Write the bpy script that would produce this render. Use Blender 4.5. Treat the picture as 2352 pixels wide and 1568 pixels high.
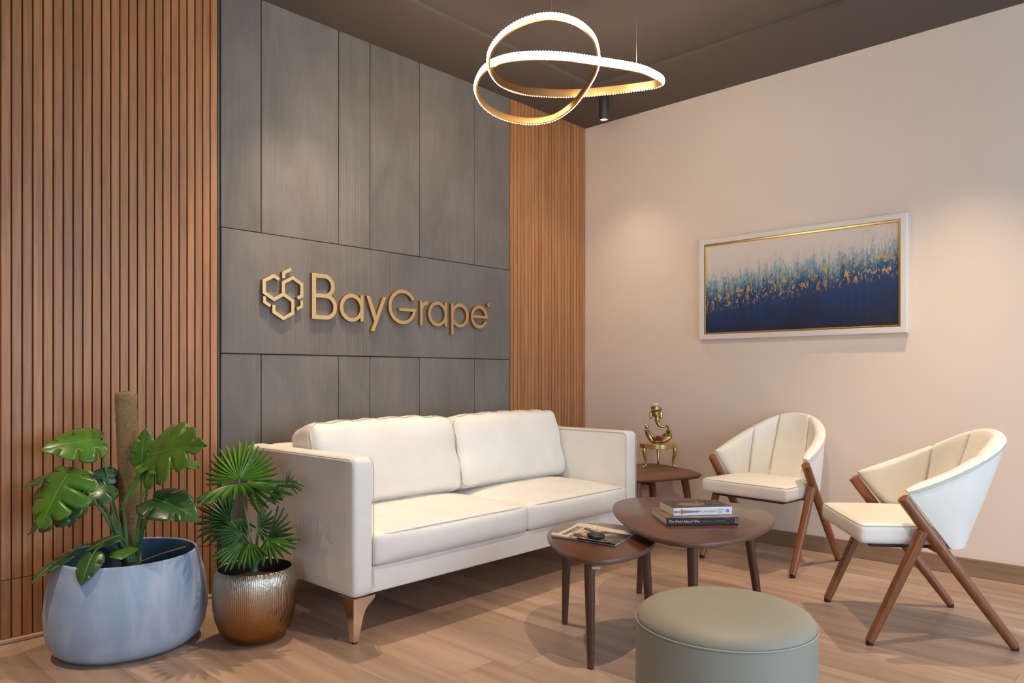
import bpy, bmesh, math, random
from mathutils import Vector, Matrix, noise
PI = math.pi
rnd = random.Random(7)
S = bpy.context.scene
for o in list(bpy.data.objects):
    bpy.data.objects.remove(o)
COL = S.collection

# ------------------------------------------------------------------ camera
F_PX, CU, CV, EYE = 1692.0, 1176.0, 860.0, 1.0
AX, AY = (0.6846, 0.7289), (-0.7288, 0.6847)      # room axes seen from the camera
cam_d = bpy.data.cameras.new('camera')
cam = bpy.data.objects.new('camera', cam_d)
COL.objects.link(cam)
cam.location = (0, 0, EYE)
cam.rotation_euler = (PI / 2, 0, math.atan2(0.6847, 0.7289) - PI / 2)
cam_d.sensor_width = 36
cam_d.lens = F_PX / 2352 * 36
cam_d.shift_y = 76 / 2352
cam_d.clip_start = 0.05
S.camera = cam

# ------------------------------------------------------------------ view, world and daylight
S.view_settings.view_transform = 'Standard'
S.view_settings.look = 'None'
S.view_settings.exposure = -0.02
S.view_settings.gamma = 1.0
S.view_settings.use_curve_mapping = False
W = bpy.data.worlds.new('world')
S.world = W
W.use_nodes = True
bg = W.node_tree.nodes['Background']
bg.inputs[0].default_value = (0.58, 0.77, 1.0, 1)     # overcast sky outside the windows
bg.inputs[1].default_value = 6.6

ROOM_X0, ROOM_X1, ROOM_Y0, ROOM_Y1, CEIL = -2.6, 4.229, -2.6, 3.245, 2.77
ADDED_WIN_LEFT = (-2.0, -0.5, 0.35, 2.45)     # unseen window added for cool daylight, wall x = ROOM_X0 : y0, y1, z0, z1
ADDED_WIN_FRONT = (0.2, 3.9, 0.35, 2.45)    # unseen window added for cool daylight, wall y = ROOM_Y0 : x0, x1, z0, z1


def portal(name, loc, rot, sx, sy):
    d = bpy.data.lights.new(name, 'AREA')
    d.shape = 'RECTANGLE'
    d.size, d.size_y = sx, sy
    d.cycles.is_portal = True
    o = bpy.data.objects.new(name, d)
    COL.objects.link(o)
    o.location, o.rotation_euler = loc, rot


portal('window_daylight_a', (ROOM_X0 - 0.02, (ADDED_WIN_LEFT[0] + ADDED_WIN_LEFT[1]) / 2, 1.4), (PI / 2, 0, -PI / 2), ADDED_WIN_LEFT[1] - ADDED_WIN_LEFT[0], 2.1)
portal('window_daylight_b', ((ADDED_WIN_FRONT[0] + ADDED_WIN_FRONT[1]) / 2, ROOM_Y0 - 0.02, 1.4), (PI / 2, 0, 0), ADDED_WIN_FRONT[1] - ADDED_WIN_FRONT[0], 2.1)

DOWNLIGHT_W = 125.0
DOWNLIGHT_COL = (1.0, 0.78, 0.56)
RING_EMIT = 58.0


# ------------------------------------------------------------------ helpers
def at(u, v, Y):
    """point on the sight line through photo pixel (u, v) at distance Y along the view axis"""
    X = (u - CU) / F_PX * Y
    return Vector((X * AX[0] + Y * AX[1], X * AY[0] + Y * AY[1], EYE - (v - CV) / F_PX * Y))


def tag(o, label=None, cat=None, group=None, kind=None):
    if label: o['label'] = label
    if cat: o['category'] = cat
    if group: o['group'] = group
    if kind: o['kind'] = kind
    return o


def thing(name, label, cat, loc=(0, 0, 0), rz=0.0, group=None):
    o = bpy.data.objects.new(name, None)
    o.empty_display_size = 0.1
    COL.objects.link(o)
    o.location = loc
    o.rotation_euler = (0, 0, rz)
    return tag(o, label, cat, group)


def fin(o, parent, world):
    COL.objects.link(o)
    if parent is not None:
        o.parent = parent
        if world:
            m = Matrix.Translation(parent.location) @ parent.rotation_euler.to_matrix().to_4x4()
            if parent.parent is not None:
                m = parent.parent.matrix_basis @ parent.matrix_parent_inverse @ m
            o.matrix_parent_inverse = m.inverted()
    return o


def obj(name, vf, mat, parent=None, smooth=None, world=False, bevel=0, bseg=2, sub=0, solid=0, mats=None):
    """one mesh object from (verts, faces) or a bmesh"""
    me = bpy.data.meshes.new(name)
    if isinstance(vf, bmesh.types.BMesh):
        vf.to_mesh(me)
        vf.free()
    else:
        me.from_pydata([tuple(v) for v in vf[0]], [], [tuple(f) for f in vf[1]])
        bm = bmesh.new()
        bm.from_mesh(me)
        bmesh.ops.recalc_face_normals(bm, faces=bm.faces)
        bm.to_mesh(me)
        bm.free()
    me.materials.append(mat)
    for m in (mats or []):
        me.materials.append(m)
    if smooth is not None:
        me.shade_smooth()
        if smooth < 179:
            me.set_sharp_from_angle(angle=math.radians(smooth))
    o = bpy.data.objects.new(name, me)
    if bevel:
        b = o.modifiers.new('bevel', 'BEVEL')
        b.width, b.segments, b.limit_method, b.angle_limit = bevel, bseg, 'ANGLE', math.radians(40)
        b.harden_normals = False
    if solid:
        s = o.modifiers.new('solid', 'SOLIDIFY')
        s.thickness = solid
        s.offset = 0
    if sub:
        s = o.modifiers.new('sub', 'SUBSURF')
        s.levels = s.render_levels = sub
    return fin(o, parent, world)


def dup(o, parent=None):
    c = o.copy()
    COL.objects.link(c)
    c.parent = parent
    return c


def join(*parts):
    V, Fc = [], []
    for v, f in parts:
        n = len(V)
        V += [Vector(p) for p in v]
        Fc += [tuple(i + n for i in q) for q in f]
    return V, Fc


def xf(vf, m):
    return [m @ Vector(v) for v in vf[0]], vf[1]


def box(x0, x1, y0, y1, z0, z1):
    v = [(x, y, z) for x in (x0, x1) for y in (y0, y1) for z in (z0, z1)]
    return v, [(0, 1, 3, 2), (4, 6, 7, 5), (0, 4, 5, 1), (2, 3, 7, 6), (0, 2, 6, 4), (1, 5, 7, 3)]


def prism(poly, a0, a1, axis='z'):
    """extrude a 2-D polygon; axis z: (x,y)->z, axis y: (x,z)->y"""
    n = len(poly)
    def mk(p, a):
        return (p[0], p[1], a) if axis == 'z' else (p[0], a, p[1])
    v = [mk(p, a0) for p in poly] + [mk(p, a1) for p in poly]
    f = [tuple(range(n)), tuple(range(2 * n - 1, n - 1, -1))]
    f += [(i, (i + 1) % n, (i + 1) % n + n, i + n) for i in range(n)]
    return v, f


def frame_path(pts, closed=False):
    pts = [Vector(p) for p in pts]
    n = len(pts)
    T = []
    for i in range(n):
        a = pts[(i - 1) % n] if (closed or i > 0) else pts[i]
        b = pts[(i + 1) % n] if (closed or i < n - 1) else pts[i]
        t = (b - a)
        T.append(t.normalized() if t.length > 1e-9 else Vector((0, 0, 1)))
    up = Vector((0, 0, 1)) if abs(T[0].z) < 0.9 else Vector((1, 0, 0))
    N = []
    for t in T:
        u = up - t * up.dot(t)
        if u.length < 1e-6:
            u = t.orthogonal()
        u.normalize()
        N.append(u)
        up = u
    return pts, T, N


def tube(pts, r, seg=8, closed=False, cap=True):
    P, T, N = frame_path(pts, closed)
    n = len(P)
    rr = r if isinstance(r, (list, tuple)) else [r] * n
    v, f = [], []
    for i in range(n):
        b = T[i].cross(N[i])
        for k in range(seg):
            a = 2 * PI * k / seg
            v.append(P[i] + (N[i] * math.cos(a) + b * math.sin(a)) * rr[i])
    for i in range(n if closed else n - 1):
        j = (i + 1) % n
        for k in range(seg):
            k2 = (k + 1) % seg
            f.append((i * seg + k, i * seg + k2, j * seg + k2, j * seg + k))
    if cap and not closed:
        f.append(tuple(range(seg - 1, -1, -1)))
        f.append(tuple((n - 1) * seg + k for k in range(seg)))
    return v, f


def smooth_path(pts, k=6, closed=False):
    """Catmull-Rom resampling (works on any length of tuple)"""
    n = len(pts)
    out = []
    rng = range(n) if closed else range(n - 1)
    for i in rng:
        g = lambda j: Vector(pts[j % n]) if closed else Vector(pts[max(0, min(n - 1, j))])
        p0, p1, p2, p3 = g(i - 1), g(i), g(i + 1), g(i + 2)
        for s in range(k):
            t = s / k
            out.append(0.5 * ((2 * p1) + (p2 - p0) * t + (2 * p0 - 5 * p1 + 4 * p2 - p3) * t * t + (3 * p1 - p0 - 3 * p2 + p3) * t ** 3))
    if not closed:
        out.append(Vector(pts[-1]))
    return out


def lathe(prof, seg=32, sx=1.0, sy=1.0, cap0=True, cap1=True):
    v, f = [], []
    for r, z in prof:
        for k in range(seg):
            a = 2 * PI * k / seg
            v.append((r * sx * math.cos(a), r * sy * math.sin(a), z))
    for i in range(len(prof) - 1):
        for k in range(seg):
            k2 = (k + 1) % seg
            f.append((i * seg + k, i * seg + k2, (i + 1) * seg + k2, (i + 1) * seg + k))
    if cap0: f.append(tuple(range(seg - 1, -1, -1)))
    if cap1: f.append(tuple((len(prof) - 1) * seg + k for k in range(seg)))
    return v, f


def rbox(h, r, n=(14, 14, 8), fn=None):
    """rounded, subdivided box with half sizes h; fn(unit, pos) may move points"""
    bm = bmesh.new()
    hx, hy, hz = h
    seen = {}
    def vert(u):
        key = tuple(round(c, 5) for c in u)
        if key not in seen:
            q = Vector((u[0] * hx, u[1] * hy, u[2] * hz))
            i = Vector([max(-(h[k] - r), min(h[k] - r, q[k])) for k in range(3)])
            d = q - i
            if d.length > 1e-9:
                d = d.normalized() * r
            p = i + d
            if fn: p = fn(Vector(u), p)
            seen[key] = bm.verts.new(p)
        return seen[key]
    def lin(k, m):   # denser towards the ends
        t = -1 + 2 * k / m
        return math.copysign(1 - (1 - abs(t)) ** 1.35, t)
    for ax in range(3):
        a, b = [(1, 2), (2, 0), (0, 1)][ax]
        for s in (-1, 1):
            for i in range(n[a]):
                for j in range(n[b]):
                    q = []
                    for (ii, jj) in ((i, j), (i + 1, j), (i + 1, j + 1), (i, j + 1)):
                        u = [0, 0, 0]
                        u[ax], u[a], u[b] = s, lin(ii, n[a]), lin(jj, n[b])
                        q.append(vert(u))
                    if len(set(q)) > 2:
                        try:
                            bm.faces.new(q if s > 0 else q[::-1])
                        except ValueError:
                            pass
    bmesh.ops.remove_doubles(bm, verts=bm.verts, dist=1e-5)
    bmesh.ops.recalc_face_normals(bm, faces=bm.faces)
    return bm


def stroke(pts, w, y0, y1, closed=False):
    """flat stroke of width w along 2-D points (x,z), extruded from y0 to y1, mitred corners"""
    n = len(pts)
    P = [Vector(p) for p in pts]
    Lp, Rp = [], []
    for i in range(n):
        a = P[(i - 1) % n] if (closed or i > 0) else None
        b = P[(i + 1) % n] if (closed or i < n - 1) else None
        d0 = (P[i] - a).normalized() if a is not None else (b - P[i]).normalized()
        d1 = (b - P[i]).normalized() if b is not None else d0
        n0, n1 = Vector((-d0.y, d0.x)), Vector((-d1.y, d1.x))
        m = (n0 + n1)
        m = m.normalized() if m.length > 1e-6 else n0
        k = (w / 2) / max(0.35, m.dot(n0))
        Lp.append(P[i] + m * k)
        Rp.append(P[i] - m * k)
    v = []
    for i in range(n):
        for p in (Lp[i], Rp[i]):
            for y in (y0, y1):
                v.append((p.x, y, p.y))
    f = []
    for i in range(n if closed else n - 1):
        a, b = 4 * i, 4 * ((i + 1) % n)
        f += [(a, b, b + 2, a + 2), (a + 1, a + 3, b + 3, b + 1), (a, a + 1, b + 1, b), (a + 2, b + 2, b + 3, a + 3)]
    if not closed:
        e = 4 * (n - 1)
        f += [(0, 2, 3, 1), (e, e + 1, e + 3, e + 2)]
    return v, f


def arc(cx, cz, r, a0, a1, n=28):
    return [(cx + r * math.cos(math.radians(a0 + (a1 - a0) * i / n)), cz + r * math.sin(math.radians(a0 + (a1 - a0) * i / n))) for i in range(n + 1)]


# ------------------------------------------------------------------ materials
def mat(name, col, rough=0.5, metal=0.0, spec=0.5, coat=0.0, emit=None, es=0.0, sheen=0.0):
    m = bpy.data.materials.new(name)
    m.use_nodes = True
    b = m.node_tree.nodes['Principled BSDF']
    b.inputs['Base Color'].default_value = (*col, 1)
    b.inputs['Roughness'].default_value = rough
    b.inputs['Metallic'].default_value = metal
    b.inputs['Specular IOR Level'].default_value = spec
    b.inputs['Coat Weight'].default_value = coat
    b.inputs['Sheen Weight'].default_value = sheen
    if emit:
        b.inputs['Emission Color'].default_value = (*emit, 1)
        b.inputs['Emission Strength'].default_value = es
    return m


class NT:
    """tiny node builder"""
    def __init__(self, m):
        self.t = m.node_tree
        self.b = self.t.nodes['Principled BSDF']
    def n(self, typ, **kw):
        x = self.t.nodes.new(typ)
        for k, v in kw.items():
            if k.startswith('i_'):
                x.inputs[k[2:]].default_value = v
            else:
                setattr(x, k, v)
        return x
    def l(self, a, b):
        self.t.links.new(a, b)
    def coords(self, kind='Object', scale=(1, 1, 1), rot=(0, 0, 0)):
        tc = self.n('ShaderNodeTexCoord')
        mp = self.n('ShaderNodeMapping')
        mp.inputs['Scale'].default_value = scale
        mp.inputs['Rotation'].default_value = rot
        self.l(tc.outputs[kind], mp.inputs[0])
        return mp.outputs[0]
    def noise(self, vec, scale, detail=4, rough=0.55, dist=0.0):
        x = self.n('ShaderNodeTexNoise')
        x.inputs['Scale'].default_value = scale
        x.inputs['Detail'].default_value = detail
        x.inputs['Roughness'].default_value = rough
        x.inputs['Distortion'].default_value = dist
        if vec is not None: self.l(vec, x.inputs['Vector'])
        return x.outputs['Fac']
    def ramp(self, fac, stops):
        x = self.n('ShaderNodeValToRGB')
        cr = x.color_ramp
        while len(cr.elements) < len(stops):
            cr.elements.new(0.5)
        for e, (p, c) in zip(cr.elements, stops):
            e.position = p
            e.color = (*c, 1) if len(c) == 3 else c
        self.l(fac, x.inputs[0])
        return x.outputs[0]
    def mix(self, a, b, fac, mode='MIX'):
        x = self.n('ShaderNodeMix', data_type='RGBA', blend_type=mode)
        for s, val in ((x.inputs[0], fac), (x.inputs[6], a), (x.inputs[7], b)):
            if hasattr(val, 'is_linked') or hasattr(val, 'links'):
                self.l(val, s)
            else:
                s.default_value = val if not isinstance(val, tuple) else ((*val, 1) if len(val) == 3 else val)
        return x.outputs[2]
    def math(self, op, a, b=0.0, c=None):
        x = self.n('ShaderNodeMath', operation=op)
        for s, val in zip(x.inputs, (a, b) if c is None else (a, b, c)):
            if hasattr(val, 'links'):
                self.l(val, s)
            else:
                s.default_value = val
        return x.outputs[0]
    def bump(self, h, strength=0.3, dist=0.002):
        x = self.n('ShaderNodeBump')
        x.inputs['Strength'].default_value = strength
        x.inputs['Distance'].default_value = dist
        self.l(h, x.inputs['Height'])
        self.l(x.outputs[0], self.b.inputs['Normal'])
    def col(self, c):
        self.l(c, self.b.inputs['Base Color'])
    def rough(self, c):
        self.l(c, self.b.inputs['Roughness'])
    def rand(self):
        return self.n('ShaderNodeObjectInfo').outputs['Random']
    def shifted(self, vec):
        """shift a vector by the object's random number so that pieces differ"""
        x = self.n('ShaderNodeVectorMath', operation='ADD')
        y = self.n('ShaderNodeCombineXYZ')
        r = self.math('MULTIPLY', self.rand(), 37.0)
        for i in range(3): self.l(r, y.inputs[i])
        self.l(vec, x.inputs[0])
        self.l(y.outputs[0], x.inputs[1])
        return x.outputs[0]


def wood(name, dark, light, axis, fine=60, rough=0.45, coat=0.0, var=0.25, bump=0.15, contrast=(0.3, 0.72), big=0.4):
    """grain runs along axis ('x','y','z')"""
    m = mat(name, light, rough, coat=coat)
    t = NT(m)
    sc = {'x': (0.05, 1, 1), 'y': (1, 0.05, 1), 'z': (1, 1, 0.05)}[axis]
    v = t.shifted(t.coords('Object', sc))
    g = t.noise(v, fine, 5, 0.65, 0.6)
    g2 = t.noise(v, fine * 0.18, 3, 0.5, 1.6)
    s = t.math('ADD', t.math('MULTIPLY', g, 1 - big), t.math('MULTIPLY', g2, big))
    c = t.ramp(s, [(contrast[0], dark), (contrast[1], light)])
    r = t.math('MULTIPLY_ADD', t.rand(), var, 1.0 - var / 2)
    hsv = t.n('ShaderNodeHueSaturation')
    t.l(c, hsv.inputs['Color'])
    t.l(r, hsv.inputs['Value'])
    t.col(hsv.outputs[0])
    t.bump(g, bump, 0.001)
    return m


M = {}
M['slat'] = wood('oak_slat_wood', (0.285, 0.112, 0.038), (0.56, 0.262, 0.105), 'z', 90, 0.42, var=0.22)
M['slat_back'] = mat('slat_backing_wood', (0.20, 0.082, 0.034), 0.6)
M['floor'] = wood('floor_oak_laminate', (0.27, 0.168, 0.115), (0.52, 0.360, 0.258), 'y', 26, 0.40, var=0.15, contrast=(0.30, 0.64), bump=0.06, big=0.62)
M['floor_gap'] = mat('floor_joint', (0.12, 0.07, 0.045), 0.7)
M['walnut'] = wood('walnut_veneer', (0.060, 0.020, 0.010), (0.115, 0.041, 0.020), 'x', 45, 0.34, coat=0.25, var=0.08, bump=0.05)
M['table_edge'] = mat('walnut_edge_band', (0.13, 0.065, 0.042), 0.4)
M['walnut_leg'] = wood('walnut_leg_wood', (0.055, 0.020, 0.010), (0.115, 0.044, 0.022), 'z', 50, 0.36, coat=0.2, var=0.05, bump=0.05)
M['chair_wood'] = wood('chair_ash_stained', (0.15, 0.046, 0.014), (0.34, 0.120, 0.040), 'z', 70, 0.36, coat=0.2, var=0.06)
M['side_wood'] = wood('side_table_wood', (0.16, 0.062, 0.032), (0.25, 0.105, 0.055), 'x', 40, 0.42, var=0.05, bump=0.05)
M['base_wood'] = wood('baseboard_oak', (0.22, 0.135, 0.080), (0.36, 0.235, 0.145), 'y', 60, 0.5, var=0.04)
M['bead_wood'] = wood('floor_bead_oak', (0.36, 0.23, 0.14), (0.52, 0.36, 0.23), 'x', 60, 0.5, var=0.04)


def leather(name, col, rough=0.5, scale=420, bump=0.18, soft=0.0):
    m = mat(name, col, rough, spec=0.4)
    t = NT(m)
    v = t.coords('Object')
    n = t.noise(v, scale, 3, 0.6)
    n2 = t.noise(v, 7, 3, 0.5)
    c = t.ramp(n2, [(0.3, tuple(x * 0.955 for x in col)), (0.7, tuple(min(1, x * 1.03) for x in col))])
    t.col(c)
    t.bump(n, bump, 0.0006)
    return m


M['sofa'] = leather('cream_leatherette', (0.86, 0.82, 0.75), 0.48)
M['chair_leather'] = leather('cream_chair_leather', (0.86, 0.82, 0.73), 0.45)
M['piping'] = mat('piping_thread', (0.64, 0.585, 0.50), 0.7)
M['seam_shadow'] = mat('seam_thread', (0.56, 0.50, 0.42), 0.8)  # thread a little darker than the piping
M['ottoman'] = leather('sage_leatherette', (0.325, 0.300, 0.228), 0.55, 380, 0.2)
M['ottoman_pipe'] = mat('sage_piping', (0.38, 0.36, 0.28), 0.6)
M['black'] = mat('black_plastic', (0.012, 0.012, 0.012), 0.5)
M['black_metal'] = mat('black_powder_coat', (0.028, 0.024, 0.022), 0.5)
M['chrome'] = mat('polished_steel', (0.82, 0.72, 0.63), 0.2, 1.0)
M['brass'] = mat('brushed_brass', (0.80, 0.50, 0.20), 0.30, 1.0)
M['sign_brass'] = mat('sign_brass', (0.88, 0.58, 0.27), 0.36, 1.0)
M['sign_side'] = mat('sign_brass_return', (0.55, 0.31, 0.11), 0.33, 1.0)
M['bronze'] = mat('cast_bronze', (0.52, 0.345, 0.125), 0.30, 1.0)
t = NT(M['bronze'])
n_ = t.noise(t.coords('Object'), 38, 4, 0.6)
t.col(t.ramp(n_, [(0.35, (0.20, 0.12, 0.035)), (0.6, (0.62, 0.42, 0.16))]))
t.bump(t.noise(t.coords('Object'), 160, 3), 0.15, 0.001)
M['stool_brass'] = mat('stool_brass', (0.78, 0.56, 0.24), 0.25, 1.0)
M['plaster'] = mat('cream_wall_paint', (0.86, 0.715, 0.590), 0.62, spec=0.3)
t = NT(M['plaster'])
t.bump(t.noise(t.coords('Object'), 220, 3, 0.6), 0.06, 0.001)
M['plaster2'] = mat('white_wall_paint', (0.55, 0.50, 0.45), 0.7)
M['ceil'] = mat('dark_taupe_ceiling', (0.120, 0.097, 0.082), 0.75, spec=0.25)
M['frame_white'] = mat('painted_frame', (0.80, 0.745, 0.70), 0.42)
M['frame_gold'] = mat('gilt_slip', (0.86, 0.56, 0.20), 0.28, 1.0)
M['paper'] = mat('book_paper', (0.72, 0.62, 0.48), 0.8)
M['soil'] = mat('potting_soil', (0.022, 0.014, 0.010), 0.9)
M['glass'] = mat('window_glass', (0.9, 0.95, 1.0), 0.02)
M['window_frame'] = mat('dark_aluminium', (0.05, 0.05, 0.055), 0.4, 0.6)

# grey ribbed cement panels
def cement(name, ribs, col):
    m = mat(name, col, 0.52, spec=0.42)
    t = NT(m)
    v = t.coords('Object')
    x = t.n('ShaderNodeSeparateXYZ')
    t.l(v, x.inputs[0])
    wv = t.math('SINE', t.math('MULTIPLY', x.outputs[0], 2 * PI / 0.0095))
    gr = t.noise(t.shifted(t.coords('Object', (1, 1, 0.03))), 130, 4, 0.65)
    cl = t.noise(t.shifted(t.coords('Object', (1, 1, 0.45))), 3.2, 4, 0.6, 0.6)
    lo, hi = tuple(c * 0.76 for c in col), tuple(c * 1.2 for c in col)
    c = t.ramp(cl, [(0.30, lo), (0.72, hi)])
    g = t.ramp(gr, [(0.25, (0.80, 0.80, 0.80)), (0.75, (1.14, 1.14, 1.14))])
    c2 = t.mix(c, g, 0.75, 'MULTIPLY')
    sp = t.noise(t.shifted(t.coords('Object')), 260, 1)
    s2 = t.ramp(sp, [(0.74, (0, 0, 0)), (0.80, (1, 1, 1))])
    c3 = t.mix(c2, tuple(min(1, c * 2.0) for c in col), t.math('MULTIPLY', s2, 0.35))
    t.col(c3)
    h = t.math('ADD', t.math('MULTIPLY', wv, 0.5 * ribs), t.math('MULTIPLY', gr, 0.7))
    t.bump(h, 0.42, 0.0012)
    return m


M['cement'] = cement('ribbed_cement_panel', 1.0, (0.178, 0.156, 0.134))
M['cement_soft'] = cement('brushed_cement_panel', 0.35, (0.182, 0.160, 0.138))
M['joint'] = mat('dark_panel_joint', (0.035, 0.028, 0.023), 0.8)
M['edge_trim'] = mat('dark_edge_trim', (0.06, 0.055, 0.05), 0.5)

# blue-grey planter with pale limewash streaks
M['planter'] = mat('blue_grey_planter', (0.30, 0.385, 0.50), 0.42, spec=0.45)
t = NT(M['planter'])
n_ = t.noise(t.coords('Object', (1, 1, 0.5)), 5.0, 5, 0.6, 1.4)
n2_ = t.noise(t.coords('Object', (1, 1, 0.12)), 30, 3)
t.col(t.mix(t.ramp(n_, [(0.42, (0.320, 0.415, 0.550)), (0.60, (0.440, 0.515, 0.625))]), t.ramp(n2_, [(0.3, (0.92, 0.92, 0.92)), (0.7, (1.05, 1.05, 1.05))]), 0.5, 'MULTIPLY'))
t.bump(t.noise(t.coords('Object'), 160, 3), 0.08, 0.001)
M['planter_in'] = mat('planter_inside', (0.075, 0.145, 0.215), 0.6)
# hammered metal pot
M['gold_pot'] = mat('hammered_gold_pot', (0.62, 0.40, 0.19), 0.30, 1.0)
t = NT(M['gold_pot'])
tc_ = t.coords('Object')
x_ = t.n('ShaderNodeSeparateXYZ'); t.l(tc_, x_.inputs[0])
ang = t.math('ARCTAN2', x_.outputs[1], x_.outputs[0])
w1 = t.math('SINE', t.math('ADD', t.math('MULTIPLY', ang, 130.0), t.math('MULTIPLY', t.noise(t.coords('Object', (1, 1, 1)), 40, 2), 5.0)))
fl = t.noise(t.coords('Object', (1, 1, 0.55)), 190, 2)
t.bump(t.math('ADD', t.math('MULTIPLY', w1, 0.35), t.math('MULTIPLY', fl, 1.4)), 0.6, 0.0018)
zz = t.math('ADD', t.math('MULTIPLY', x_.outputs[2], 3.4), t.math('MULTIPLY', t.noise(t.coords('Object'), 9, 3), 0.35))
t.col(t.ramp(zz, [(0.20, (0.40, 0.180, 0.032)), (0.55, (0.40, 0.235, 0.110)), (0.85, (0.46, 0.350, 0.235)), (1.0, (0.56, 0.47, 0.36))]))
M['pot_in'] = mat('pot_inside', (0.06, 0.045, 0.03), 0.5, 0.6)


def leafmat(name, lo, hi, rough=0.30):
    m = mat(name, hi, rough, spec=0.5, coat=0.12)
    t = NT(m)
    v = t.shifted(t.coords('Object'))
    t.col(t.ramp(t.noise(v, 16, 3), [(0.3, lo), (0.7, hi)]))
    t.bump(t.noise(v, 45, 2), 0.12, 0.003)
    t.b.inputs['Transmission Weight'].default_value = 0.0
    t.b.inputs['Subsurface Weight'].default_value = 0.0
    return m


M['leaf'] = leafmat('monstera_leaf', (0.045, 0.140, 0.016), (0.105, 0.245, 0.026))
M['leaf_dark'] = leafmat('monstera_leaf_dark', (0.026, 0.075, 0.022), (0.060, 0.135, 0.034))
M['leaf_light'] = leafmat('monstera_leaf_young', (0.060, 0.160, 0.014), (0.130, 0.270, 0.030))
M['palm'] = leafmat('palm_leaf', (0.040, 0.130, 0.014), (0.095, 0.235, 0.026), 0.36)
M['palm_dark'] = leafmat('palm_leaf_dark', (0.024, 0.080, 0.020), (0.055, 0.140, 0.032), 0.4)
M['palm_light'] = leafmat('palm_leaf_young', (0.065, 0.180, 0.012), (0.130, 0.300, 0.026), 0.34)  # brighter green for the big top fan
M['vein'] = mat('leaf_vein', (0.16, 0.30, 0.06), 0.45)
M['stem'] = mat('green_stem', (0.13, 0.25, 0.085), 0.45)
M['stem_dark'] = mat('green_stem_shade', (0.065, 0.14, 0.05), 0.5)  # deeper green for some of the stems
M['coir'] = mat('coir_fibre', (0.30, 0.19, 0.085), 0.95)
t = NT(M['coir'])
n_ = t.noise(t.coords('Object'), 120, 5, 0.75, 2.0)
t.col(t.ramp(n_, [(0.34, (0.16, 0.095, 0.040)), (0.60, (0.50, 0.33, 0.15))]))
t.bump(n_, 0.9, 0.006)

# painting : pale top, broken turquoise band, gold leaf, deep blue below
M['canvas'] = mat('abstract_canvas', (0.5, 0.5, 0.5), 0.5)
t = NT(M['canvas'])
tc_ = t.n('ShaderNodeTexCoord')
sx_ = t.n('ShaderNodeSeparateXYZ'); t.l(tc_.outputs['Object'], sx_.inputs[0])
u_, w_ = sx_.outputs[1], sx_.outputs[2]               # along the wall / up (canvas centre = 0)
drip = t.noise(t.coords('Object', (1, 1, 0.10)), 75, 4, 0.7)
big = t.noise(t.coords('Object', (1, 1, 0.25)), 6, 3, 0.6)
fineg = t.noise(t.coords('Object', (1, 1, 0.6)), 90, 3, 0.7)
hgt = t.math('ADD', t.math('ADD', w_, t.math('MULTIPLY', u_, 0.085)), t.math('ADD', t.math('MULTIPLY_ADD', drip, -0.24, 0.12), t.math('MULTIPLY_ADD', big, -0.20, 0.10)))
hgt2 = t.math('ADD', hgt, t.math('MULTIPLY_ADD', fineg, -0.16, 0.08))
base_ = t.ramp(t.math('MULTIPLY_ADD', hgt2, 1.6, 0.5), [(0.0, (0.010, 0.014, 0.035)), (0.22, (0.008, 0.025, 0.085)), (0.43, (0.010, 0.050, 0.165)), (0.50, (0.022, 0.085, 0.20)), (0.56, (0.085, 0.225, 0.33)), (0.63, (0.28, 0.42, 0.46)), (0.70, (0.68, 0.61, 0.55)), (0.80, (0.78, 0.67, 0.585)), (1.0, (0.80, 0.68, 0.59))])
fle = t.noise(t.coords('Object', (1, 1, 0.55)), 48, 4, 0.78)
flm = t.ramp(fle, [(0.545, (0, 0, 0)), (0.570, (1, 1, 1))])
bandp = t.math('ADD', w_, t.math('MULTIPLY', u_, 0.115))
band = t.ramp(t.math('MULTIPLY_ADD', bandp, 2.2, 0.5), [(0.30, (0, 0, 0)), (0.42, (1, 1, 1)), (0.60, (1, 1, 1)), (0.74, (0, 0, 0))])
gm = t.math('MULTIPLY', flm, band)
t.col(t.mix(base_, (0.78, 0.42, 0.09), gm))
t.l(t.math('MULTIPLY', gm, 0.5), t.b.inputs['Metallic'])
t.bump(t.math('ADD', t.math('MULTIPLY', fineg, 0.7), t.math('ADD', t.math('MULTIPLY', drip, 0.6), t.math('MULTIPLY', gm, 0.4))), 0.55, 0.004)

# ------------------------------------------------------------------ the setting : shell
def struct(name, vf, m, **kw):
    return tag(obj(name, vf, m, **kw), kind='structure')


floor = struct('floor', box(ROOM_X0 - 0.2, ROOM_X1 + 0.2, ROOM_Y0 - 0.2, ROOM_Y1 + 0.2, -0.12, -0.008), M['floor_gap'])
PW, PL = 0.185, 1.22
x = ROOM_X0
col_i = 0
plank_me = None
while x < ROOM_X1:
    off = (col_i * 0.43 + 0.17 * (col_i % 3)) % PL
    y = ROOM_Y0 - off
    while y < ROOM_Y1:
        ya, yb = max(y, ROOM_Y0), min(y + PL, ROOM_Y1)
        xb = min(x + PW, ROOM_X1)
        if yb - ya > 0.03:
            full = (abs(yb - ya - PL) < 1e-4 and abs(xb - x - PW) < 1e-4)
            if full and plank_me is not None:
                p = dup(plank_me, floor)
                p.location = (x, ya, 0)
            else:
                p = obj('plank', box(0.0004, xb - x - 0.0004, 0.0005, yb - ya - 0.0005, -0.010, 0.0), M['floor'], floor)
                p.location = (x, ya, 0)
                if full: plank_me = p
        y += PL
    x += PW
    col_i += 1

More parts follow.
